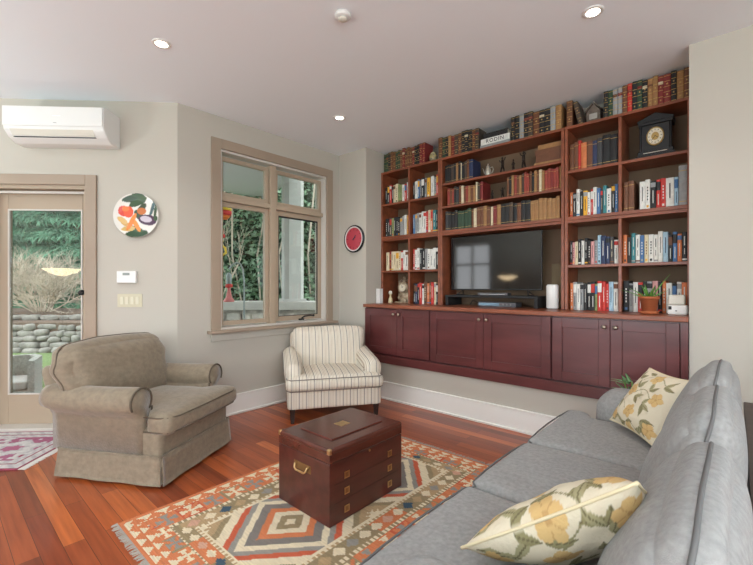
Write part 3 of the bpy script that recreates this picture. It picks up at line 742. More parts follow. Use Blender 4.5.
# ------------------------------------------------------------------ potted succulent and white device on the worktop
terra = mat('terracotta', (178, 98, 58), .75, var=.1, scale=(12, 12, 12))
aloe = mat('aloe_green', (96, 150, 64), .4, var=.25, scale=(12, 12, 12))
t = thing('potted_aloe', 'aloe in a terracotta pot on the worktop before the books', 'potted plant', (-.45, 3.38, 1.005))
bm = new(); lathe(bm, [(.042, .012), (.056, .105), (.061, .105), (.063, .122), (.055, .122), (.05, .108), (.004, .108)], seg=32); obj('pot', bm, terra, t, True)
bm = new(); lathe(bm, [(.046, 0), (.056, .004), (.06, .02), (.054, .02), (.046, .010), (.004, .010)], seg=32); obj('saucer', bm, terra, t, True)
bm = new(); cyl(bm, (0, 0, .109), .049, .004, 24); obj('soil', bm, soil_m, t)
def blade(bm, a, L, lift, w=.011, z0=.108, th=.5, curl=.3):
    d = Vector((math.cos(a), math.sin(a), 0)); s = Vector((-d.y, d.x, 0)); n = 7; prev = None
    for i in range(n+1):
        f = i/n; p = Vector((0, 0, z0)) + d*(L*math.cos(lift)*f+.01) + Vector((0, 0, L*math.sin(lift)*f - curl*L*f*f*.35)); ww = w*(1-f)**.7+.0008
        up = Vector((-d.x*math.sin(lift), -d.y*math.sin(lift), math.cos(lift)))
        ring = [bm.verts.new(p+s*ww), bm.verts.new(p+up*ww*.1), bm.verts.new(p-s*ww), bm.verts.new(p-up*ww*th)]
        if prev:
            for k in range(4): bm.faces.new((prev[k], prev[(k+1) % 4], ring[(k+1) % 4], ring[k]))
        else: bm.faces.new(ring)
        prev = ring
    bm.faces.new(prev)
for (a, L, lf) in [(-.35, .17, 1.0), (3.3, .14, .45), (3.0, .11, .65), (2.2, .10, .9), (-1.2, .08, .8), (.3, .09, .6), (1.3, .10, .9), (-2.3, .09, .6), (3.7, .08, .35), (-.1, .07, .7), (4.4, .09, 1.15)]:
    bm = new(); blade(bm, a, L*1.35, lf, .012); obj('leaf', bm, aloe, t, True)
t = thing('white_device', 'white two-tier gadget on the right end of the worktop', 'device', (-.29, 3.40, 1.005))
bm = new(); box(bm, -.055, .055, -.045, .045, 0, .066, .012, 3); obj('base_unit', bm, white_m, t, False)
bm = new(); box(bm, -.05, .042, -.04, .04, .067, .135, .01, 3); obj('top_unit', bm, offw_m, t)
bm = new(); box(bm, -.048, -.03, -.047, -.044, .035, .058, .001); obj('dark_port', bm, matblk_m, t)
bm = new(); cyl(bm, (-.005, -.046, .028), .006, .004, 12, axis='y'); obj('button', bm, grey_m, t)

# ------------------------------------------------------------------ red wall clock
t = thing('wall_clock', 'round red wall clock with pale rim and dark outer ring beside the bookcase', 'clock', (-3.237, 3.2495, 1.737))
RX = Matrix.Rotation(PI/2, 4, 'X')
bm = new(); lathe(bm, [(.135, 0), (.156, 0), (.157, .018), (.15, .026), (.142, .024), (.135, .02)], seg=48, ring=True); bmesh.ops.transform(bm, matrix=RX, verts=bm.verts[:]); obj('outer_ring', bm, mat('dark_chrome', (70, 70, 72), .25, .9), t, True)
bm = new(); lathe(bm, [(.128, .001), (.128, .022), (.1415, .0245), (.1345, .001)], seg=48, ring=True); bmesh.ops.transform(bm, matrix=RX, verts=bm.verts[:]); obj('rim', bm, mat('pale_rim', (214, 206, 204), .4), t, True)
bm = new(); cyl(bm, (0, -.009, 0), .1275, .016, 48, axis='y'); d = obj('dial', bm, mat('raspberry_dial', (184, 58, 72), .45, var=.06), t)
bm = new()
for k in range(12):
    box(bm, -.004, .004, -.0185, -.017, .096, .116, M=Matrix.Rotation(PI*k/6, 4, 'Y'))
obj('hour_marks', bm, mat('dark_red_marks', (110, 30, 40), .5), d)
bm = new(); box(bm, -.005, .005, -.021, -.0195, -.02, .05, M=Matrix.Rotation(math.radians(38), 4, 'Y')); box(bm, -.003, .003, -.023, -.0215, -.02, .036, M=Matrix.Rotation(math.radians(60), 4, 'Y')); cyl(bm, (0, -.021, 0), .008, .006, 16, axis='y')
obj('hands', bm, mat('ink_blue', (36, 34, 60), .4), d)

# ------------------------------------------------------------------ air conditioner, thermostat, switches, plate on the left wall
t = thing('air_conditioner', 'white wall-mounted split air conditioner above the glass door', 'air conditioner'); t.matrix_world = LW @ Matrix.Translation((.842, 0, 2.338))
prof = [(0, 0), (.0, .262), (.20, .262), (.222, .25), (.226, .11), (.215, .075), (.17, .03), (.11, .0)]
bm = new(); prism(bm, [(y, z) for y, z in prof], -.376, .376, M=Matrix(((0, 0, 1, 0), (1, 0, 0, 0), (0, 1, 0, 0), (0, 0, 0, 1))))
bmesh.ops.bevel(bm, geom=[e for e in bm.edges], offset=.005, segments=2, affect='EDGES'); obj('housing', bm, white_m, t)
bm = new(); box(bm, -.371, .371, .2265, .233, .10, .25, .003); obj('front_panel', bm, white_m, t)
bm = new(); box(bm, -.29, .33, -.0015, .0015, -.026, .026, .001, M=Matrix.Translation((0, .2015, .058)) @ Matrix.Rotation(math.radians(-45+8), 4, 'X')); obj('louvre', bm, offw_m, t)
bm = new(); box(bm, -.29, .33, .160, .178, .030, .0345); obj('air_slot', bm, matblk_m, t)
bm = new(); box(bm, -.06, 0.0, .2331, .2336, .175, .181); obj('indicator_mark', bm, mat('silver_mark', (245, 245, 245), .2), t)
bm = new(); box(bm, -.03, -.005, .2331, .2336, .122, .126); obj('small_badge', bm, grey_m, t)
t = thing('thermostat', 'white wall thermostat above the light switches', 'thermostat'); t.matrix_world = LW @ Matrix.Translation((.403, 0, 1.275))
bm = new(); box(bm, -.078, .078, 0, .028, -.05, .05, .006, 3); obj('housing', bm, white_m, t)
bm = new(); box(bm, -.028, .028, .0281, .0295, .014, .034, .001); obj('display', bm, mat('lcd_grey', (128, 134, 128), .3), t)
t = thing('light_switch', 'almond four-gang light switch plate below the thermostat', 'light switch'); t.matrix_world = LW @ Matrix.Translation((.386, 0, 1.079))
alm = mat('almond_plastic', (200, 192, 164), .4)
bm = new(); box(bm, -.1, .1, 0, .006, -.055, .055, .002); obj('wall_plate', bm, alm, t)
for k in range(4):
    bm = new(); box(bm, -.076+.0415*k-.0, -.076+.0415*k+.027, .006, .011, -.032, .032, .0015); obj('rocker', bm, mat('almond_rocker', (212, 206, 182), .35), t)

def smix(a, b, f): return tuple(a[i]*(1-f)+b[i]*f for i in range(3))
def fruit_colour(u, v):
    """u right, v up in plate units (-1..1)"""
    c = (226, 222, 214)
    def ell(cx, cy, rx, ry, ang):
        a = math.radians(ang); dx, dy = u-cx, v-cy
        x = (dx*math.cos(a)+dy*math.sin(a))/rx; y = (-dx*math.sin(a)+dy*math.cos(a))/ry
        return x*x+y*y
    L = [((-.12, .78, .5, .16, 12), (44, 66, 42)), ((.08, .62, .44, .16, 25), (56, 82, 50)), ((.1, .9, .3, .1, -5), (60, 84, 56)),
         ((.05, -.82, .5, .17, 5), (46, 74, 46)), ((.0, -.62, .3, .13, -20), (60, 86, 54)),
         ((.2, .28, .34, .14, 55), (60, 74, 46)), ((.12, .0, .3, .16, -50), (52, 70, 48)), ((.72, .35, .4, .08, 70), (70, 96, 100)), ((.84, .15, .35, .07, 80), (60, 84, 60)),
         ((-.42, -.42, .34, .1, -30), (204, 160, 90)), ((-.62, -.22, .25, .12, -35), (214, 176, 108)), ((-.36, -.6, .3, .12, 5), (206, 170, 100)),
         ((-.18, -.2, .34, .1, 62), (232, 132, 50)), ((-.02, -.42, .36, .1, 120), (236, 140, 52)), ((-.28, -.42, .3, .09, 60), (222, 124, 46)),
         ((-.58, .2, .22, .24, 0), (212, 60, 40)), ((-.36, .16, .22, .26, 0), (226, 84, 44)), ((-.48, .3, .16, .12, 0), (234, 120, 60)),
         ((.22, .2, .2, .16, 0), (196, 110, 50)),
         ((.5, -.2, .42, .24, -8), (74, 44, 70)), ((.42, -.16, .26, .14, -10), (196, 184, 196)), ((.86, -.12, .1, .12, 0), (60, 84, 56))]
    for (e, col) in L:
        if ell(*e) < 1: c = col
    return c
pl = thing('wall_plate_fruit', 'round ceramic plate painted with vegetables hanging above the thermostat', 'plate')
pl.name = 'decorative_plate'; pl.matrix_world = LW @ Matrix.Translation((.324, 0, 1.787))
vs, fs, cols = [], [], []; NR, NT = 44, 120; RP = .183
for i in range(NR+1):
    r = i/NR
    for j in range(NT):
        a = 2*PI*j/NT; x = r*math.cos(a); z = r*math.sin(a)
        dep = .018+.014*max(0, (r-.7)/.3)**1.2
        vs.append((x*RP, dep, z*RP)); cols.append((*lin(fruit_colour(-x, z)), 1))
for i in range(NR):
    for j in range(NT):
        fs.append((i*NT+j, (i+1)*NT+j, (i+1)*NT+(j+1) % NT, i*NT+(j+1) % NT))
base = len(vs)
for j in range(NT):
    a = 2*PI*j/NT; vs.append((math.cos(a)*RP*.6, .001, math.sin(a)*RP*.6)); cols.append((*lin((226, 222, 214)), 1))
for j in range(NT):
    fs.append((NR*NT+j, base+j, base+(j+1) % NT, NR*NT+(j+1) % NT))
fs.append(tuple(base+j for j in range(NT)))
plm = raw('painted_face', vs, fs, attr_mat('glazed_ceramic', .25), pl, True)
ca = plm.data.color_attributes.new('Col', 'FLOAT_COLOR', 'POINT'); ca.data.foreach_set('color', [q for c in cols for q in c])

# ------------------------------------------------------------------ military chest
T0 = Vector((-1.700, 1.602, .0060)); TW, TD, TH = .428, .572, .385
mah = mat('old_mahogany', (76, 34, 28), .3, var=.3, scale=(14, 4, 14), coat=.35)
mahl = mat('mahogany_lid', (84, 42, 33), .26, var=.22, scale=(14, 4, 14), coat=.4)  # lid wood slightly lighter and glossier than the body
t = thing('wooden_chest', 'dark mahogany campaign chest with brass fittings standing on the kilim', 'chest', T0)
hx, hy = TW/2, TD/2
bm = new(); box(bm, -hx, hx, -hy, hy, 0, .312, .004); obj('chest_body', bm, mah, t)
bm = new(); box(bm, -hx, hx, -hy, hy, .3145, .36, .003); box(bm, -hx-.003, hx+.003, -hy-.003, hy+.003, .352, TH, .014, 4); lid = obj('lid', bm, mahl, t)
bm = new(); box(bm, -.135, .13, -.195, .205, TH-.002, TH+.007, .003); obj('raised_panel', bm, mahl, lid)
bm = new(); box(bm, -.042, .022, -.028, .045, TH+.0065, TH+.0085, .0005); obj('brass_plate', bm, brass_m, lid)
bm = new(); cyl(bm, (hx+.004, 0, .30), .006, .004, 16, axis='x'); cyl(bm, (hx+.006, 0, .30), .002, .002, 8, axis='x'); obj('keyhole', bm, brass_m, t)
for k, z in enumerate((.228, .146, .054)):
    for y in (-.168, .174):
        bm = new(); w = .0175
        for a in ((-w, w, -w, -w+.005), (-w, w, w-.005, w), (-w, -w+.005, -w+.005, w-.005), (w-.005, w, -w+.005, w-.005)): box(bm, hx-.001, hx+.0025, y+a[0], y+a[1], z+a[2], z+a[3])
        p = obj('flush_pull', bm, brass_m, t)
        bm = new(); box(bm, hx+.0004, hx+.0012, y-w+.005, y+w-.005, z-w+.005, z+w-.005); cyl(bm, (hx+.0015, y, z), .008, .0015, 16, axis='x'); obj('recess', bm, mat('dark_brass', (150, 120, 82), .4, .8), p)
for z in (.005, .105, .20):
    bm = new(); box(bm, hx-.0005, hx+.0012, -hy+.03, hy-.03, z+.0, z+.0025); obj('drawer_line', bm, mat('shadow_wood', (48, 22, 18), .5), t)
bm = new(); box(bm, -.07, .07, -hy-.003, -hy+.0005, .222, .262, .001); hb = obj('handle_plate', bm, mat('dark_brass', (150, 120, 82), .4, .8), t)
bm = new(); tube(bm, [(-.05, -hy-.003, .252), (-.05, -hy-.012, .25), (-.046, -hy-.018, .232), (-.032, -hy-.02, .224), (.032, -hy-.02, .224), (.046, -hy-.018, .232), (.05, -hy-.012, .25), (.05, -hy-.003, .252)], .0055, 8); obj('bail_handle', bm, brass_m, hb, True)
for sx in (-1, 1):
    bm = new(); box(bm, sx*(hx-.009)-.012, sx*(hx-.009)+.012, -hy-.0035, -hy+.016, TH-.028, TH+.0008, .006, 3); obj('corner_brass', bm, brass_m, lid)

# ------------------------------------------------------------------ kilim rug
KX0, KX1, KY0, KY1 = -2.315, -1.045, .635, 2.485
kcol = dict(o=(206, 122, 78), r=(194, 92, 62), c=(222, 208, 178), s=(146, 142, 134), l=(150, 132, 100), g=(124, 118, 112), b=(62, 84, 100), t=(178, 150, 112), p=(204, 158, 134))
kk = list(kcol)
kmats = [mat('kilim_wool_'+k_, kcol[k_], .95, var=.14, scale=(10, 160, 10), bump=.5, bscale=220) for k_ in kk]
def kilim(x, y):
    dx0, dx1, dy0, dy1 = x-KX0, KX1-x, y-KY0, KY1-y
    dl = min(dx0, dx1); ds = min(dy0, dy1); 
    # inner field
    fx, fy = .345, .255
    if dl >= fx and ds >= fy:
        X = (x-(KX0+KX1)/2); yl = y-(KY0+fy); FL = (KY1-KY0-2*fy); half = FL/2
        k = int(yl//half); yc = (k+.5)*half; Y = yl-yc
        if min(dl-fx, ds-fy) < .012: return 'c'
        r = abs(X)/.30+abs(Y)/.335
        xs = .05 if abs(X) > .27 else 0
        for lim, c in ((.10, 'c'), (.26, 'l'), (.42, 'c'), (.58, 'o'), (.78, 'g'), (.93, 'c'), (1.06, 's'), (1.2, 'r'), (1.42, 'c'), (1.56, 'l'), (1.72, 't')):
            if r < lim: return c
        return 'c' if (int(abs(X)*50)+int(abs(Y)*40)) % 3 else 't'
    # which border ring (long sides and short sides have their own widths)
    a, b = dl/fx, ds/fy
    q, along, d, sc = (a, y, dl, 1.0) if a < b else (b, x, ds, fy/fx)
    d /= sc
    if d < .085 or (sc < 1 and d < .13):
        # cream triangles on orange
        per = .088; ph = (along % per)/per; w = (d-.022)/.052
        if sc < 1 and d > .075: w = (d-.075)/.052
        if 0 <= w <= 1 and abs(ph-.5) < .5*(1-w)*.95: return 'c'
        if d > .078 and sc == 1: return 'c' if int(along/.012) % 2 else 'o'
        return 'o'
    if d < .215:
        c0 = .15 if sc == 1 else .175
        per = .125; k = int(along//per); ph = (along % per)-per/2; e = d-c0
        star = abs(abs(ph)-abs(e)) < .0 
        ax, ay = abs(ph), abs(e)
        if max(ax, ay) < .052 and ((ax > ay*.45 and ax*.45 < ay) is False or (ax+ay) < .018):
            return 'c' if k % 2 else 's'
        if max(ax, ay) < .052 and abs(ax-ay) < .014: return 'o'
        return ('o', 'o', 'r', 'o', 'l')[k % 5]
    if d < .235: return 'c' if int(along/.014) % 2 else 'l'
    if d < .325:
        per = .085; k = int(along//per); ph = abs((along % per)-per/2)/.036; e = abs(d-.282)/.034
        if ph+e < 1: return ('c', 'c', 'p', 'c', 'b', 't', 'c', 's')[k % 8]
        return ('l', 'l', 'o', 'l', 't')[int(along/.21) % 5]
    return 'c' if int(along/.014) % 2 else 't'
st = .0085
nx, ny = int((KX1-KX0)/st), int((KY1-KY0)/st); sx_, sy_ = (KX1-KX0)/nx, (KY1-KY0)/ny
vs = [(KX0+i*sx_, KY0+j*sy_, .0055) for j in range(ny+1) for i in range(nx+1)]; fs = []; mi = []
for j in range(ny):
    for i in range(nx):
        a = j*(nx+1)+i; fs.append((a, a+1, a+nx+2, a+nx+1)); mi.append(kk.index(kilim(KX0+(i+.5)*sx_, KY0+(j+.5)*sy_)))
b = len(vs); vs += [(KX0, KY0, .002), (KX1, KY0, .002), (KX1, KY1, .002), (KX0, KY1, .002), (KX0, KY0, .0055), (KX1, KY0, .0055), (KX1, KY1, .0055), (KX0, KY1, .0055)]
for k in range(4): fs.append((b+k, b+(k+1) % 4, b+4+(k+1) % 4, b+4+k)); mi.append(0)
fs.append((b+3, b+2, b+1, b)); mi.append(0)
t = thing('kilim_rug', 'orange, cream and grey patterned kilim rug under the wooden chest', 'rug')
raw('woven_field', vs, fs, kmats, t, False, mi)
bm = new(); rnd = random.Random(3)
for yy, sg in ((KY0, -1), (KY1, 1)):
    x = KX0
    while x < KX1:
        L = rnd.uniform(.022, .036); dx = rnd.uniform(-.012, .012)
        tube(bm, [(x, yy, .005), (x+dx*.5, yy+sg*L*.5, .0045), (x+dx, yy+sg*L, .0035)], .0028, 4); x += .0085
fr = obj('fringe', bm, mat('grey_fringe', (168, 160, 150), .95), t); fr['kind'] = 'stuff'

# purple rug by the door (rectangle along the left wall)
def persian(u, v):      # u along the wall 0..1.5, v 0..0.70 from the wall
    W, H = 1.5, .70
    d = min(u, W-u, v, H-v)
    P, Wt, G, Rd = 'p', 'w', 'g', 'r'
    if d < .014: return Rd
    if d < .075: return Wt if int((u+v)/.03) % 3 else G
    if d < .088: return Rd
    if d < .13: return Wt if (int(u/.035)+int(v/.035)) % 2 else G
    X, Y = u-.5, v-.35
    for (cx, cy, rx, ry, c1, c2) in ((-.18, 0, .19, .14, Wt, G), (.25, .02, .2, .15, Wt, G), (-.38, .14, .1, .08, Wt, P), (.02, .17, .1, .07, Wt, P), (.04, -.17, .1, .06, Wt, G), (.55, 0, .2, .14, Wt, G)):
        e = ((X-cx)/rx)**2+((Y-cy)/ry)**2; ang = math.atan2((Y-cy)/ry, (X-cx)/rx); e = math.sqrt(e)*(1+.16*math.cos(6*ang))
        if e < .35: return P if c2 == G else Rd
        if e < .5: return G
        if e < .85: return Wt
        if e < 1: return c2
    if math.sin(u*46)*math.cos(v*52) > .72: return Wt
    return P
pc = dict(p=(164, 96, 124), w=(204, 200, 198), g=(184, 178, 180), r=(150, 66, 88))
pk = list(pc); pm = [mat('persian_wool_'+k_, pc[k_], .95, var=.12, scale=(50, 50, 50), bump=.4, bscale=260) for k_ in pk]
vs, fs, mi = [], [], []; st = .012; nu, nv = 125, 58
for j in range(nv+1):
    for i in range(nu+1): vs.append((.70+i*st, .034+j*st, .011))
for j in range(nv):
    for i in range(nu):
        a = j*(nu+1)+i; fs.append((a, a+1, a+nu+2, a+nu+1)[::-1]); mi.append(pk.index(persian((i+.5)*st, (j+.5)*st)))
x0, x1, y0, y1 = .70, .70+nu*st, .034, .034+nv*st; b = len(vs)
vs += [(x0, y0, .002), (x1, y0, .002), (x1, y1, .002), (x0, y1, .002), (x0, y0, .011), (x1, y0, .011), (x1, y1, .011), (x0, y1, .011)]
for k in range(4): fs.append((b+k, b+(k+1) % 4, b+4+(k+1) % 4, b+4+k)); mi.append(3)
fs.append((b, b+1, b+2, b+3)); mi.append(3)
t = thing('door_rug', 'purple and white patterned rug on the floor before the glass door', 'rug'); t.matrix_world = LW
raw('woven_field', vs, fs, pm, t, False, mi)
bm = new(); v = y0
while v < y1:
    tube(bm, [(x0, v, .006), (x0-.022, v+rnd.uniform(-.004, .004), .0045), (x0-.045, v+rnd.uniform(-.008, .008), .003)], .0026, 4); v += .009
fr = obj('fringe', bm, mat('white_fringe', (214, 208, 200), .95), t); fr['kind'] = 'stuff'

# ------------------------------------------------------------------ taupe armchair
velvet = mat('taupe_velvet', (134, 120, 101), .85, var=.13, scale=(26, 26, 34), bump=.25, bscale=90, sheen=.35, detail=6)
pipe_m = mat('dark_taupe_piping', (92, 80, 66), .8)
t = thing('armchair', 'large taupe velvet armchair with rolled arms and skirt before the glass door', 'armchair', (-3.025, 1.048, 0), math.radians(120.5))
# base with wrap-round front rail
bm = new(); soft(bm, (0, .01, .25), (.72, .72, .19), .03, 10, (0, 0, 0), wr=.002); obj('seat_frame', bm, velvet, t, True)
# skirt: four flared panels with corner pleats
def skirt_panel(L, flare=.014, ztop=.186, zbot=.018, amp=.004, n=24):
    vs, fs = [], []
    for i in range(n+1):
        f = i/n; x = (f-.5)*L
        for k in range(6):
            g = k/5; e = 1+flare*2/L*(g); z = ztop-(ztop-zbot)*g
            w = amp*math.sin(f*PI*5+1)*g
            vs.append((x*e, -flare*g-.004-w, z))
    for i in range(n):
        for k in range(5):
            a = i*6+k; fs.append((a, a+1, a+7, a+6))
    m = len(vs); vs += [(x, y+.008, z) for x, y, z in vs]
    fs += [tuple(q+m for q in f[::-1]) for f in fs]
    ring = [i*6 for i in range(n+1)]; rb = [i*6+5 for i in range(n+1)]
    for r in (ring, rb):
        for a, b in zip(r, r[1:]): fs.append((a, b, b+m, a+m))
    for e in (0, n):
        for k in range(5): fs.append((e*6+k, e*6+k+1, e*6+k+1+m, e*6+k+m))
    return vs, fs
for rz, off, L in ((0, (0, -.362), .704), (PI/2, (.362, .01), .724), (PI, (0, .382), .704), (-PI/2, (-.362, .01), .724)):
    vs, fs = skirt_panel(L)
    s = raw('skirt_panel', vs, fs, velvet, t, True); s.location = (off[0], off[1], 0); s.rotation_euler = (0, 0, rz)
for sx in (-1, 1):
    for yy in (-.345, .365):
        bm = new(); soft(bm, (sx*.35, yy, .10), (.03, .03, .165), .012, 4, (0, 0, 0), wr=0); obj('corner_pleat', bm, velvet, t, True)
bm = new(); tube(bm, [(x, y+.01, .187) for x, y in rrect(-.37, .37, -.372, .372, .02, 4)], .005, 8, True); obj('skirt_piping', bm, velvet, t, True)
# rolled arms
def rolled_arm(s, y0, y1, xc, zc, r, zb, xin, mt, name='arm', flare=.0):
    n = 22; prof = []
    for i in range(n+1):                       # scroll section, from inner seam over the top to under the roll
        a = math.radians(-40+ (250)*i/n)
        prof.append((xc+ -r*math.cos(a)*1.0, zc+r*math.sin(a)))
    prof = [(xc-(xc-xin), zb), (xin, zc-.05)]+prof+[(xc+.012, zc-r*1.0), (xc-.008, zc-r*1.35), (xc-.012, zb)]
    ny = 14; vs, fs = [], []
    for j in range(ny+1):
        f = j/ny; y = y0+(y1-y0)*f; e = 1-.10*(max(0, (.06-f)/.06))**2-.1*(max(0, (f-.94)/.06))**2
        zz = -.012*math.sin(f*PI)
        for x, z in prof:
            nn = noise.noise(Vector((x*5, y*7, z*5)))*.003
            ee = e if z > zc-r*1.1 else 1; vs.append((s*((x-xc)*ee+xc+nn), y, (z-zc)*ee+zc+zz+nn))
    m = len(prof)
    for j in range(ny):
        for i in range(m):
            a, b = j*m+i, j*m+(i+1) % m; fs.append((a, b, b+m, a+m))
    fs.append(tuple(range(m))[::-1]); fs.append(tuple(ny*m+i for i in range(m)))
    if s < 0: fs = [f[::-1] for f in fs]
    return vs, fs, prof
for s in (-1, 1):
    vs, fs, prof = rolled_arm(s, -.235, .415, .375, .512, .087, .185, .285, velvet)
    a = raw('arm', vs, fs, velvet, t, True)
    bm = new(); pts = [(s*((x-.375)*.93+.375), -.237, (z-.512)*.93+.512) for x, z in prof[:-3]]
    tube(bm, pts, .006, 8); obj('arm_piping', bm, pipe_m, a, True)
# back frame and cushions
bm = new(); soft(bm, (0, .345, .44), (.80, .11, .52), .05, 12, (0, .01, 0), warp=lambda p, u: (p.x*(1 if p.z > .06 else .84), p.y+.34*max(0, p.z+.05), p.z), wr=.003); obj('backrest', bm, velvet, t, True)
def tee(c0, inner, ysp, sgn=1):
    def w(p, u):
        yy = p.y+c0
        k = 1/(1+math.exp(-(yy-ysp)/.012))      # 1 behind the arm front, 0 in front
        return (p.x*(1-k*(1-inner)), p.y, p.z)
    return w
bm = new(); soft(bm, (0, -.10, .375), (.76, .66, .125), .045, 20, (0, .015, .03), warp=tee(-.10, .76, -.245), wr=.005, seed=3); sc_ = obj('seat_cushion', bm, velvet, t, True)
bm = new()
for zz in (.418, .332):
    pts = [(-.372, -.25, zz), (-.376, -.34, zz), (-.362, -.405, zz), (-.29, -.434, zz), (0, -.447, zz+.004), (.29, -.434, zz), (.362, -.405, zz), (.376, -.34, zz), (.372, -.25, zz)]
    tube(bm, pts, .0045, 8)
obj('cushion_piping', bm, pipe_m, sc_, True)
def back_warp(p, u):
    w = 1+.20*(u.z*.5+.5)-.10*max(0, u.z-.35)**1.0*1.6
    side = -.03*(1-u.x**2)
    gather = .012*math.sin(u.z*9+u.x)*max(0, abs(u.x)-.72)/.28
    return (p.x*w, p.y+.26*p.z+gather, p.z+.012*(1-u.x**2)*u.z)
bm = new(); soft(bm, (-.015, .27, .615), (.74, .20, .42), .085, 22, (.02, .055, .015), warp=back_warp, wr=.010, ws=5, seed=9); bc = obj('back_cushion', bm, velvet, t, True)
bm = new(); pts = []
for x, z in dense(rrect(-.37, .37, -.21, .21, .085, 6)):
    u = Vector((x/.37, 0, z/.21)); q = surf(Vector((x+.02*u.x*(1-u.z**2), 0, z+.015*u.z*(1-u.x**2))), u, back_warp, .010, 5, 9); pts.append((q[0]-.015, q[1]+.27, q[2]+.615))
tube(bm, pts, .005, 6, True); obj('cushion_piping', bm, pipe_m, bc, True)
for sx in (-.3, .3):
    for sy in (-.29, .31):
        bm = new(); cyl(bm, (sx, sy, .08), .022, .16, 12); obj('foot', bm, matblk_m, t)

# ------------------------------------------------------------------ striped armchair
f = (.829, -.559); rz = math.atan2(f[0], -f[1])
t = thing('striped_armchair', 'cream armchair with dark pinstripes in the corner below the window', 'armchair', (-2.625-.36*f[0], 2.40-.36*f[1], 0), rz)
legm = mat('dark_walnut_leg', (44, 28, 24), .35)
for sx in (-1, 1):
    for sy, yy in ((-1, -.31), (1, .30)):
        bm = new(); bmesh.ops.create_cone(bm, cap_ends=True, segments=4, radius1=.02, radius2=.034, depth=.135, matrix=Matrix.Translation((sx*.375, yy, .0675)) @ Matrix.Rotation(PI/4, 4, 'Z')); obj('leg', bm, legm, t)
bm = new(); soft(bm, (0, 0, .21), (.84, .72, .17), .025, 10, (0, 0, 0), wr=.0015); obj('seat_frame', bm, stripe_m, t, True)
bm = new(); soft(bm, (0, -.06, .345), (.87, .68, .13), .055, 20, (0, .02, .025), warp=tee(-.06, .68, -.27), wr=.004, seed=5); sc_ = obj('seat_cushion', bm, stripe_m, t, True)
bm = new()
for zz in (.393, .295):
    pts = [(-.42, -.27, zz), (-.425, -.35, zz), (-.39, -.395, zz), (-.2, -.408, zz+.004), (0, -.412, zz+.006), (.2, -.408, zz+.004), (.39, -.395, zz), (.425, -.35, zz), (.42, -.27, zz)]
    tube(bm, pts, .004, 6)
obj('cushion_piping', bm, mat('grey_piping', (120, 110, 104), .8), sc_, True)
def sarm(s):
    n = 12; prof = []
    xc, zc, r = .365, .440, .085
    for i in range(n+1):
        a = math.radians(-20+215*i/n); prof.append((xc-r*math.cos(a), zc+r*math.sin(a)*.95))
    prof = [(.285, .25), (.280, .42)]+prof+[(.435, .36), (.425, .25)]
    ny = 16; vs, fs = [], []
    for j in range(ny+1):
        g = j/ny; y = -.30+.615*g; e = 1-.30*(max(0, (.22-g)/.22))**2.2; zz = .06*g
        for x, z in prof: vs.append((s*((x-xc)*e+xc), y, (z-.4)*(1-(1-e)*.5)+.4+zz*(z > .4)))
    m = len(prof)
    for j in range(ny):
        for i in range(m):
            a, b = j*m+i, j*m+(i+1) % m; fs.append((a, b, b+m, a+m))
    fs.append(tuple(range(m))[::-1]); fs.append(tuple(ny*m+i for i in range(m)))
    if s < 0: fs = [q[::-1] for q in fs]
    return raw('arm', vs, fs, stripe_m, t, True)
sarm(-1); sarm(1)
def sback(p, u):
    w = 1+.10*(1/(1+math.exp(-(p.z-.03)/.03)))
    return (p.x*w, p.y+.22*p.z, p.z)
bm = new(); soft(bm, (.02, .25, .56), (.68, .16, .43), .065, 18, (.0, .045, .012), warp=sback, wr=.005, ws=6, seed=2); obj('back_cushion', bm, stripe_m, t, True)
bm = new(); soft(bm, (0, .335, .47), (.74, .08, .52), .035, 10, (0, 0, 0), warp=lambda p, u: (p.x*(1 if p.z < .05 else 1), p.y+.14*p.z, p.z), wr=.002); obj('backrest', bm, stripe_m, t, True)

# ------------------------------------------------------------------ grey sofa
linen = mat('grey_linen', (150, 149, 147), .92, var=.13, scale=(70, 70, 70), bump=.25, bscale=500, sheen=.1, detail=8)
seam_m = mat('grey_seam', (104, 103, 102), .9)
t = thing('sofa', 'long grey linen three-seat sofa with loose back cushions at the right', 'sofa', (-.33, 1.62, 0))
OX, OY = .33, -1.62
def sof(name, c, size, parent, **k):
    bm = new(); soft(bm, (c[0]+OX, c[1]+OY, c[2]), size, **k); return obj(name, bm, linen, parent, True)
sof('seat_frame', (-.335, 1.62, .215), (.66, 2.16, .19), t, r=.03, n=12, crown=(0, 0, 0), wr=.001)
for sx in (-.6, -.08):
    for sy in (.62, 2.62):
        bm = new(); cyl(bm, (sx+OX, sy+OY, .06), .025, .12, 16); obj('foot', bm, legm, t)
def seat_c(y0, y1, ear=0):
    yc = (y0+y1)/2; hy = (y1-y0)/2; xc = -.45
    def w(p, u):
        x = p.x+xc; y = p.y
        if ear:
            k = 1/(1+math.exp((x+.615)/.010))
            if u.y*ear > 0: y = p.y+ear*k*.11*min(1, abs(u.y)*1.0)
        return (x-xc, y, p.z)
    c = sof('seat_cushion', (xc, yc, .40), (.60, y1-y0-.004, .14), t, r=.04, n=22, crown=(.012, .0, .016), warp=w, wr=.003, ws=5, seed=y0*3)
    bm = new(); y0_, y1_ = y0-(.10 if ear < 0 else 0), y1+(.10 if ear > 0 else 0)
    for zz in (.455, .345):
        tube(bm, [(-.72+OX, y0_+.004+OY, zz), (-.742+OX, y0_+.03+OY, zz), (-.752+OX, (y0_*3+y1_)/4+OY, zz), (-.756+OX, (y0_+y1_)/2+OY, zz), (-.752+OX, (y0_+y1_*3)/4+OY, zz), (-.742+OX, y1_-.03+OY, zz), (-.72+OX, y1_-.004+OY, zz)], .004, 6)
    obj('cushion_piping', bm, seam_m, c, True)
seat_c(.80, 1.35, -1); seat_c(1.352, 1.90); seat_c(1.902, 2.47, 1)
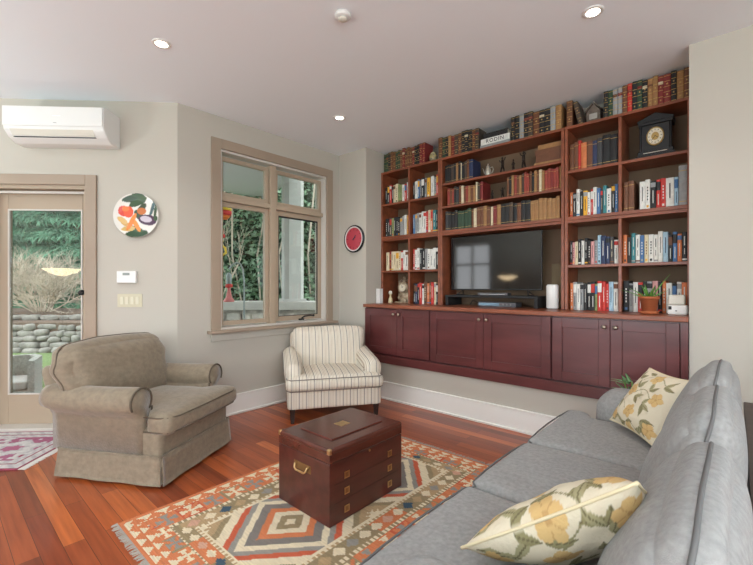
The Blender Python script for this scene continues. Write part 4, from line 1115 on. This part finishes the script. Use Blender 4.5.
for y0, y1 in ((.54, .80), (2.475, 2.735)):
    yc = (y0+y1)/2; s = 1 if y0 > 2 else -1
    sof('arm', (-.30, yc, .365), (.58, y1-y0, .49), t, r=.105, n=20, crown=(.012, .01, .01), wr=.003, ws=6)
# low back frame behind the cushions
sof('backrest', (-.045, 1.635, .44), (.11, 2.16, .60), t, r=.04, n=12, crown=(0, 0, 0), wr=.002)
def back_c(y0, y1, top, seed, lean=.22, dx=0):
    yc = (y0+y1)/2; h = top-.455; xc_ = -.115+dx
    def w(p, u):
        f_ = u.z*.5+.5
        x = p.x*(1.15-.55*f_)+lean*p.z+.0
        return (x, p.y*(1-.05*f_), p.z-.026*abs(u.y)**3*max(0, u.z))
    c = sof('back_cushion', (-.115+dx, yc, .455+h/2), (.20, y1-y0, h), t, r=.075, n=24, crown=(.035, .012, .022), warp=w, wr=.006, ws=4.0, seed=seed)
    # piping around the middle of the cushion edge
    bm = new(); pts = []; hy = (y1-y0)/2
    for y, z in dense(rrect(-hy, hy, -h/2, h/2, .075, 8)):
        g, k = y/hy, z/(h/2); q = surf(Vector((0, y+.012*g*(1-k*k), z+.022*k*(1-g*g))), Vector((0, g, k)), w, .006, 4.0, seed)
        pts.append((q[0]+xc_+OX, q[1]+yc+OY, q[2]+.455+h/2))
    tube(bm, pts, .0046, 6, True); obj('cushion_piping', bm, seam_m, c, True)
back_c(.70, 1.335, .825, 1.3, dx=.028); back_c(1.345, 1.895, .85, 4.1, dx=.024); back_c(1.905, 2.50, .86, 7.7, dx=.018)

# ------------------------------------------------------------------ floral pillows
def floral(u, v, sd=0):
    """u,v in -1..1 ; cream ground with olive leaves on curving stems and ochre flowers"""
    c = (220, 209, 184); leaf1 = (144, 136, 98); leaf2 = (164, 156, 118); fl = (210, 176, 118); fl2 = (190, 152, 98)
    def leaf(cx, cy, a, L, w):
        a = math.radians(a); dx, dy = u-cx, v-cy; x = dx*math.cos(a)+dy*math.sin(a); y = -dx*math.sin(a)+dy*math.cos(a)
        if 0 < x < L:
            hw = w*math.sin(PI*(x/L)**.8)
            if abs(y) < hw: return 2 if abs(y) < .008 else 1
        return 0
    flowers = [(.06, -1.0, .2), (-.55, .18, .24), (.62, .12, .22), (-.08, -.5, .24), (.1, .74, .2), (-.78, -.72, .2), (.8, -.75, .2)]
    stems = [(-.9, .8, .25, 1.1, .4), (-.5, -.2, .9, .7, .3), (.2, -.9, .5, 1.6, .5), (-.3, .5, .8, .5, .7)]
    for k, (x0, y0, amp, sl, ph) in enumerate(stems):
        yy = y0+(u-x0)*sl*(.6 if k % 2 else -.7)+amp*.35*math.sin((u-x0)*3.4+ph)
        if abs(v-yy) < .013 and abs(u-x0) < 1.0: c = leaf1
    L = [(-.3, .3, 60, .36, .07), (-.3, .3, 120, .3, .06), (-.22, .0, 20, .38, .075), (-.22, .0, -40, .34, .07), (.22, .3, 100, .36, .07), (.22, .3, 35, .34, .065),
         (.3, -.15, -20, .36, .075), (.3, -.15, -75, .4, .08), (.3, -.15, 60, .3, .06), (-.7, -.2, 230, .32, .07), (-.7, -.2, 290, .36, .07), (-.1, -.85, 15, .34, .07),
         (.55, -.6, -60, .34, .07), (.55, -.6, 10, .36, .07), (.6, .55, 60, .34, .07), (.6, .55, -10, .3, .06), (-.7, .6, 100, .32, .07), (-.7, .6, 30, .34, .07), (-.45, -.75, 200, .36, .07), (-.2, .85, 170, .3, .06)]
    L += [(-.24, -.93, 150, .34, .06), (-.36, -.98, 25, .28, .055), (-.62, -.86, 200, .26, .06), (.34, -.93, 15, .32, .06), (.42, -1.0, 60, .28, .055), (.7, -.95, 130, .26, .05)]
    for i, q in enumerate(L):
        r = leaf(*q)
        if r: c = (106, 98, 66) if r == 2 else (leaf1 if i % 2 else leaf2)
    for fx, fy, R in flowers:
        dx, dy = u-fx, v-fy; d = math.hypot(dx, dy); a = math.atan2(dy, dx)
        lim = R*(.72+.28*abs(math.cos(2.5*a)))
        if d < lim:
            c = fl2 if (d < R*.18 or (abs(math.cos(2.5*a)) < .22 and d > R*.25)) else fl
    return c
def pillow(name, label, corners, thick, sd, flipu=False, sag=0):
    """corners: near-left, near-right, far-right, far-left (world)"""
    P = [Vector(c) for c in corners]; n_ = ((P[1]-P[0]).cross(P[3]-P[0])).normalized()
    ctr = sum(P, Vector())/4
    N = 110; vs, fs, cols = [], [], []
    def pt(u, v, s):
        us = u*(1-.075*(1-v*v)); vv = v*(1-.075*(1-u*u))
        a, b = us*.5+.5, vv*.5+.5
        q = (P[0]*(1-a)+P[1]*a)*(1-b)+(P[3]*(1-a)+P[2]*a)*b
        k = max(0, (1-u**4)*(1-v**4))**.62*(1-.25*(u*u+v*v)/2)
        wv = noise.noise(Vector((u*2.2+sd, v*2.2, s)))*.010*k + noise.noise(Vector((u*7, v*7, sd)))*.003*k
        return q+n_*(s*thick*k+wv)-ctr
    for s in (1, -1):
        o_ = len(vs)
        for j in range(N+1):
            for i in range(N+1):
                u, v = i/N*2-1, j/N*2-1; vs.append(pt(u, v, s)); cols.append((*lin(floral(u if not flipu else -u, v, sd)), 1))
        for j in range(N):
            for i in range(N):
                a = o_+j*(N+1)+i; fq = (a, a+1, a+N+2, a+N+1); fs.append(fq if s > 0 else fq[::-1])
    me = bpy.data.meshes.new(name); me.from_pydata([tuple(v) for v in vs], [], fs); me.update()
    ca = me.color_attributes.new('Col', 'FLOAT_COLOR', 'POINT'); ca.data.foreach_set('color', [q for c in cols for q in c])
    t = thing('floral_pillow', label, 'pillow', ctr, 0, 'floral scatter pillows on the sofa')
    o = link('pillow_cover', me, attr_mat('floral_cotton', .85, .3, 120), t, True)
    bm = new(); pts = []
    K = 24
    for a, b in (((-1, -1), (1, -1)), ((1, -1), (1, 1)), ((1, 1), (-1, 1)), ((-1, 1), (-1, -1))):
        for i in range(K):
            g = i/K; pts.append(pt(a[0]+(b[0]-a[0])*g, a[1]+(b[1]-a[1])*g, 1))
    tube(bm, pts, .0042, 8, True); obj('piping', bm, mat('cream_piping', (222, 208, 172), .8), t, True)
    return t
pillow('near', 'floral cream pillow lying tilted in the sofa foreground, seen edge-on',
       [(-.508, .888, .547), (-.139, .906, .823), (-.10, 1.24, .655), (-.462, 1.225, .405)], .070, 2.)
pillow('far', 'floral cream pillow propped in the far corner of the sofa',
       [(-.485, 2.37, .505), (-.265, 2.10, .505), (-.125, 2.185, .79), (-.318, 2.41, .788)], .06, 11.)

# ------------------------------------------------------------------ plant behind the sofa arm
t = thing('floor_plant', 'small leafy green plant peeking up behind the far sofa arm', 'potted plant', (-.47, 2.97, 0))
bm = new(); lathe(bm, [(.085, 0), (.11, .2), (.115, .22), (.1, .22), (.095, .2), (.01, .2)], seg=28); obj('planter', bm, mat('dark_planter', (60, 56, 52), .6), t, True)
bm = new()
for a, L in ((.3, .36), (2.0, .38), (3.3, .4), (4.6, .34), (5.4, .36), (2.7, .30)): tube(bm, [(0, 0, .2), (.02*math.cos(a), .02*math.sin(a), .2+L*.6), (.06*math.cos(a), .06*math.sin(a), .2+L)], .004, 6)
obj('stem', bm, aloe, t)
for i in range(22):
    a = i*2.4; bm = new(); blade(bm, a, .085, .5+.3*math.sin(i), .016, .50+.1*((i*7) % 10)/10, .2, .5); o = obj('leaf', bm, mat('plant_leaf', (104, 146, 96), .45, var=.2), t, True); o.location = (.05*math.cos(a), .05*math.sin(a), 0)
# dark wooden sofa table just behind the sofa
t = thing('side_table', 'dark brown wooden side table partly hidden behind the sofa back', 'table', (.212, 2.0, 0))
dkm = mat('dark_walnut', (72, 54, 46), .5, var=.2, scale=(4, 20, 4))
bm = new(); box(bm, -.18, .18, -.75, .75, .585, .615, .004); obj('table_top', bm, dkm, t)
for sx in (-.15, .15):
    for sy in (-.56, .56):
        bm = new(); box(bm, sx-.02, sx+.02, sy*1.25-.02, sy*1.25+.02, 0, .585, .002); obj('leg', bm, dkm, t)
bm = new(); box(bm, -.165, .165, -.72, .72, .16, .5849, .002); obj('cabinet_body', bm, dkm, t)

# ------------------------------------------------------------------ rear lamps: left seen in the television glass, right added to light the ceiling
for lx, ly, pw, lab in ((-3.88, -1.6, 40, 'standing lamp with glowing bowl shade at the rear left of the room'), (2.3, -1.9, 185, 'added standing lamp lighting the ceiling, unseen behind the right end of the sofa')):
    t = thing('floor_lamp', lab, 'lamp', (lx, ly, 0), 0, 'standing lamps')
    bm = new(); lathe(bm, [(.13, 0), (.13, .015), (.02, .03)], seg=24); obj('base', bm, bronze_m, t, True)
    bm = new(); cyl(bm, (0, 0, .68), .012, 1.31, 12); obj('pole', bm, bronze_m, t)
    bm = new(); lathe(bm, [(.04, 1.335), (.14, 1.37), (.22, 1.43), (.215, 1.43), (.13, 1.375), (.03, 1.34)], seg=32); obj('lamp_shade', bm, mat('glowing_glass_bowl', (255, 236, 200), .5, emit=(255, 226, 180), es=9), t, True)
    d = bpy.data.lights.new('lamp_bulb', 'AREA'); d.shape = 'DISK'; d.size = .4; d.energy = pw; d.color = (.82, .95, 1)
    lo = bpy.data.objects.new('lamp_bulb', d); C.objects.link(lo); lo.parent = t; lo.location = (0, 0, 1.45); lo.rotation_euler = (PI, 0, 0)

# ------------------------------------------------------------------ outside
bm = new()
prism(bm, [(-30, -25), (30, -25), (30, 30), (-30, 30)], -.45, -.31); struct(obj('lawn', bm, grass_m))
bm = new(); prism(bm, [(-6.0, -1.2), (-3.55, 1.25), (-3.7, 1.5), (-3.7, 4.2), (-5.2, 4.2), (-6.1, 2.2), (-6.9, .9), (-8.0, -.6)], -.31, -.28); struct(obj('patio', bm, patio_m))
bm = new(); prism(bm, [(-7.4, -2.5), (-3.7, 1.45), (-3.7, 3.8), (-4.9, 3.7), (-6.9, 4.5), (-7.0, -.5)], 2.92, 3.02)
for k in range(9): pass
struct(obj('porch_soffit', bm, soffit_m))
# camera-frontal frame for the garden: r = right, d = depth
def G(r, d, z=0): return Vector((r*.7455-d*.6665, r*.6665+d*.7455, z))
RG = Matrix(((.7455, -.6665, 0, 0), (.6665, .7455, 0, 0), (0, 0, 1, 0), (0, 0, 0, 1)))
def rock(bm, c, s, rnd, M=None):
    res = bmesh.ops.create_icosphere(bm, subdivisions=2, radius=1)
    for v in res['verts']:
        n = noise.noise(v.co*1.3+Vector((c[0]*3, c[1]*3, c[2]*5)))
        q = Vector([math.copysign(abs(w)**.6, w) for w in v.co])*(1+.22*n)
        v.co = Vector((q.x*s[0], q.y*s[1], q.z*s[2]))+Vector(c)
    if M is not None: bmesh.ops.transform(bm, matrix=M, verts=res['verts'])
# raised garden wall with cap, seen through the window
bm = new(); rnd = random.Random(5)
box(bm, -3.4, 1.6, 6.08, 6.38, -.31, .84)
x = -3.4
for row in range(8):
    x = -3.35+.1*(row % 2); z = -.1+row*.12
    while x < 1.5:
        w = rnd.uniform(.07, .14); rock(bm, (x+w, 6.08, z+rnd.uniform(-.01, .01)), (w, .06, rnd.uniform(.05, .065)), rnd); x += w*2+.008
o = obj('stone_garden_wall', bm, mat('pale_ledgestone', (208, 204, 196), .9, var=.28, scale=(7, 7, 7), bump=.5, bscale=30), None, True); o.matrix_world = RG
props(o, 'low grey ledgestone garden wall outside the window', 'wall'); 
bm = new(); box(bm, -3.45, 1.65, 5.98, 6.46, .8405, .965, .012); o = obj('stone_cap', bm, cap_m); o.matrix_world = RG; props(o, 'pale concrete cap on the garden wall outside the window', 'wall cap')
# column
t = thing('porch_column', 'square grey porch column standing on the garden wall cap', 'column', G(-1.30, 6.21, .965), math.atan2(.6665, .7455)+math.radians(26))
bm = new(); prism(bm, [(-.15, -.09), (-.09, -.15), (.09, -.15), (.15, -.09), (.15, .09), (.09, .15), (-.09, .15), (-.15, .09)], .0, 1.94); obj('shaft', bm, col_m, t)
bm = new(); box(bm, -.17, .17, -.17, .17, 0, .04, .004); obj('column_base', bm, col_m, t)

def leaves(N, region, size, seed, droop=0, wf=.42):
    rnd = random.Random(seed); vs, fs = [], []
    for _ in range(N):
        p, nrm = region(rnd); L = size*rnd.uniform(.6, 1.3); w = L*wf
        d = Vector((rnd.uniform(-1, 1), rnd.uniform(-1, 1), rnd.uniform(-.9, .5)-droop)).normalized()
        nn = (nrm+Vector((rnd.uniform(-.8, .8), rnd.uniform(-.8, .8), rnd.uniform(-.4, .9)))).normalized(); s = d.cross(nn).normalized()
        b = len(vs); vs += [tuple(p), tuple(p+d*L*.5+s*w*.5+nn*L*.04), tuple(p+d*L), tuple(p+d*L*.5-s*w*.5+nn*L*.04)]; fs.append((b, b+1, b+2, b+3))
    return vs, fs
# laurel hedge behind the garden wall
def reg(rnd):
    r, z = rnd.uniform(-4.9, 2.2), rnd.uniform(.3, 4.3); bumpy = .3*noise.noise(Vector((r*1.1, z*1.1, 0)))
    return G(r, 7.75+bumpy+rnd.uniform(0, .35), z), G(0, -1, 0)
vs, fs = leaves(17000, reg, .115, 1)
t = thing('laurel_hedge', 'tall glossy green laurel hedge outside the window', 'hedge')
o = raw('foliage', vs, fs, leafd_m, t); o['kind'] = 'stuff'
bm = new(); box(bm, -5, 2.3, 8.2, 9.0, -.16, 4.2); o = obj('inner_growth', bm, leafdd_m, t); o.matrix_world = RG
bm = new(); rnd = random.Random(8)
for i in range(26):
    r = -4.5+i*.25; tube(bm, [G(r, 8.0, -.1), G(r+rnd.uniform(-.3, .3), 7.75, 1.8), G(r+rnd.uniform(-.5, .5), 7.6, 4.0)], .018, 5)
obj('branches', bm, twig_m, t)
# bare branch tree in front of hedge
def branches(bm, p, d, L, r, depth, rnd, spread=.6, n=3, up=.1):
    q = p+d*L; mid = p+d*L*.5+Vector((rnd.uniform(-1, 1), rnd.uniform(-1, 1), rnd.uniform(-1, 1)))*L*.06
    tube(bm, [p, mid, q], r, 3, taper=.7)
    if depth == 0: return
    for _ in range(n):
        dd = (d+Vector((rnd.uniform(-1, 1), rnd.uniform(-1, 1), rnd.uniform(-.8, .9)))*spread+Vector((0, 0, up))).normalized()
        branches(bm, p+d*L*rnd.uniform(.45, 1), dd, L*rnd.uniform(.6, .85), r*.62, depth-1, rnd, spread, n, up)
bm = new(); rnd = random.Random(21)
branches(bm, G(-2.75, 6.9, -.1), Vector((0, 0, 1)), 1.5, .022, 4, rnd, .75, 3, 0)
props(obj('bare_sapling', bm, twig_m), 'pale leafless twiggy sapling outside the left window pane', 'tree')
# shepherd hook with feeder, balloon spinner, hanging charms
iron = mat('grey_iron', (150, 160, 160), .5, .4)
redm = mat('bright_red', (210, 50, 46), .5); yelm = mat('bright_yellow', (228, 196, 60), .5); grn = mat('leaf_green_paint', (80, 150, 80), .5); pnk = mat('faded_pink', (206, 120, 118), .5)
D = 5.3
bm = new(); P0 = [(-1.75, .0), (-1.75, 1.25), (-1.765, 1.42), (-1.80, 1.49), (-1.85, 1.51), (-1.91, 1.48), (-1.95, 1.42)]
tube(bm, [G(r, D, z-.31 if z == 0 else z) for r, z in P0], .011, 8); props(obj('shepherd_hook', bm, iron), 'grey metal shepherd hook pole in the garden outside the window', 'hook')
t = thing('bird_feeder', 'hanging bird feeder with red band and pink dish on the hook', 'bird feeder', G(-1.95, D, 1.40))
bm = new(); lathe(bm, [(.03, -.20), (.035, -.19), (.035, -.05), (.01, -.02)], seg=14); obj('feeder_tube', bm, iron, t, True)
bm = new(); lathe(bm, [(.04, -.22), (.045, -.21), (.045, -.18), (.03, -.17)], seg=14); obj('feeder_band', bm, redm, t, True)
bm = new(); lathe(bm, [(.02, -.40), (.065, -.41), (.07, -.395), (.04, -.35), (.02, -.26), (.02, -.22)], seg=16); obj('feeder_dish', bm, pnk, t, True)
t = thing('balloon_spinner', 'striped balloon wind spinner hanging at the top left of the window view', 'wind spinner', G(-2.02, D, 2.16))
for k, (m_, z0, z1, r0, r1) in enumerate(((grn, .07, .10, .02, .06), (yelm, .03, .0699, .09, .1), (redm, -.03, .0299, .09, .1), (mat('orange_cloth', (226, 120, 50), .6), -.08, -.0301, .04, .085))):
    bm = new(); lathe(bm, [(min(r0, r1) if k in (0, 3) and False else r0, z0), ((r0+r1)/2+.005, (z0+z1)/2), (r1 if k != 0 else .03, z1)] if k != 0 else [(.088, z0), (.06, .088), (.02, z1)], seg=18); obj('balloon_band', bm, m_, t, True)
bm = new(); box(bm, -.015, .015, -.015, .015, -.15, -.125, .003); tube(bm, [(.012, 0, -.125), (.035, 0, -.08)], .002, 4); tube(bm, [(-.012, 0, -.125), (-.035, 0, -.08)], .002, 4); obj('basket', bm, matblk_m, t)
bm = new(); tube(bm, [(0, 0, .1), (0, 0, .76)], .002, 4); obj('cord', bm, matblk_m, t)
bm = new(); ball(bm, G(-2.02, D, 1.86), .03, (1, .5, .9)); tube(bm, [G(-2.02, D, 1.88), G(-2.02, D, 1.958)], .002, 4); props(obj('red_charm', bm, redm, None, True), 'small red hanging charm below the balloon spinner', 'ornament')
bm = new(); tube(bm, [G(-2.05, D, 1.74), G(-2.0, D, 1.70), G(-1.99, D, 1.64), G(-2.06, D, 1.59)], .016, 8); tube(bm, [G(-2.04, D, 1.765), G(-2.02, D, 1.80)], .002, 4); props(obj('yellow_charm', bm, yelm, None, True), 'yellow crescent charm hanging between the red charm and the hook', 'ornament')
bm = new(); tube(bm, [G(-2.09, D, 1.38), G(-2.085, D, 1.25), G(-2.1, D, 1.12)], .015, 8, taper=.6); tube(bm, [G(-2.09, D, 1.38), G(-2.03, D, 1.44)], .002, 4); props(obj('yellow_ribbon', bm, yelm, None, True), 'yellow hanging ribbon just left of the bird feeder', 'ornament')

# garden seen through the door: terraces, bush, fir
bm = new(); rnd = random.Random(12)
for (d0, zb, rows, hgt) in ((9.2, -.28, 5, .125), (10.2, .40, 1, .13)):
    for row in range(rows):
        x = -10.5
        while x < -4.6:
            w = rnd.uniform(.08, .24); rock(bm, (x+w, d0+row*.07+rnd.uniform(-.05, .05), zb+row*hgt+rnd.uniform(-.025, .025)), (w*1.04, .16, hgt*rnd.uniform(.5, .75)), rnd); x += w*2+.01
o = obj('terrace_wall', bm, stone_m, None, True); o.matrix_world = RG; props(o, 'grey dry-stone terraced wall across the lawn beyond the glass door', 'wall')
bm = new(); prism(bm, [(-14, 9.4), (-4.4, 9.4), (-4.4, 10.3), (-14, 10.3)], -.35, .34); prism(bm, [(-14, 10.3), (-4.4, 10.3), (-4.4, 15), (-14, 15)], -.35, .5)
o = struct(obj('garden_bank', bm, soil_m)); o.matrix_world = RG
bm = new(); rnd = random.Random(33); c0 = G(-8.95, 10.75, .48)
for i in range(34):
    a = rnd.uniform(0, 2*PI); sp = rnd.uniform(.15, 1.25)
    d = Vector((math.cos(a)*sp, math.sin(a)*sp, rnd.uniform(.6, 1.1))).normalized()
    branches(bm, c0+Vector((math.cos(a)*.15, math.sin(a)*.15, 0)), d, rnd.uniform(.55, .85), .020, 4, rnd, .8, 3, .02)
props(obj('bare_shrub', bm, twig_m), 'large leafless twiggy shrub above the stone terrace beyond the door', 'shrub')
t = thing('evergreen_tree', 'dense evergreen fir tree behind the bare shrub', 'tree')
def firreg(rnd):
    r = rnd.uniform(-12.5, -7.2); z = rnd.uniform(.5, 6.5); lay = (z % .55)
    return G(r, 12.6+.5*noise.noise(Vector((r, z, 0)))+lay*.9, z), G(0, -1, .5)
vs, fs = leaves(34000, firreg, .30, 4, .6, .13)
o = raw('foliage', vs, fs, fir_m, t); o['kind'] = 'stuff'
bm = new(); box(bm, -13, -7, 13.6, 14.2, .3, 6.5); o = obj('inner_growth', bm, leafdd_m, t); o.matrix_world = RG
bm = new(); cyl(bm, G(-9.8, 13.3, 3), .2, 6, 12); obj('trunk', bm, soil_m, t)
# patio chair outside the door
t = thing('patio_chair', 'grey woven patio tub chair with white cushion outside the glass door', 'chair', G(-4.16, 4.5, -.28), math.radians(72))
wick = mat('grey_wicker', (206, 205, 200), .8, var=.2, scale=(60, 60, 60), bump=.6, bscale=120)
bm = new()
out = [(-.3, -.28), (-.3, .12), (-.2, .3), (.2, .3), (.3, .12), (.3, -.28), (.24, -.28), (.24, .08), (.16, .24), (-.16, .24), (-.24, .08), (-.24, -.28)]
prism(bm, out, .02, .66); obj('tub_shell', bm, wick, t)
bm = new(); prism(bm, [(-.238, -.27), (.238, -.27), (.238, .07), (.158, .236), (-.158, .236), (-.238, .07)], .02, .34); obj('seat', bm, wick, t)
bm = new(); soft(bm, (0, -.03, .39), (.45, .44, .095), .035, 8, (0, 0, .015), wr=0); obj('seat_cushion', bm, white_m, t, True)
for a, b in ((-.27, -.25), (.27, -.25), (-.2, .24), (.2, .24)):
    bm = new(); cyl(bm, (a, b, .01), .015, .02, 10); obj('foot', bm, matblk_m, t)
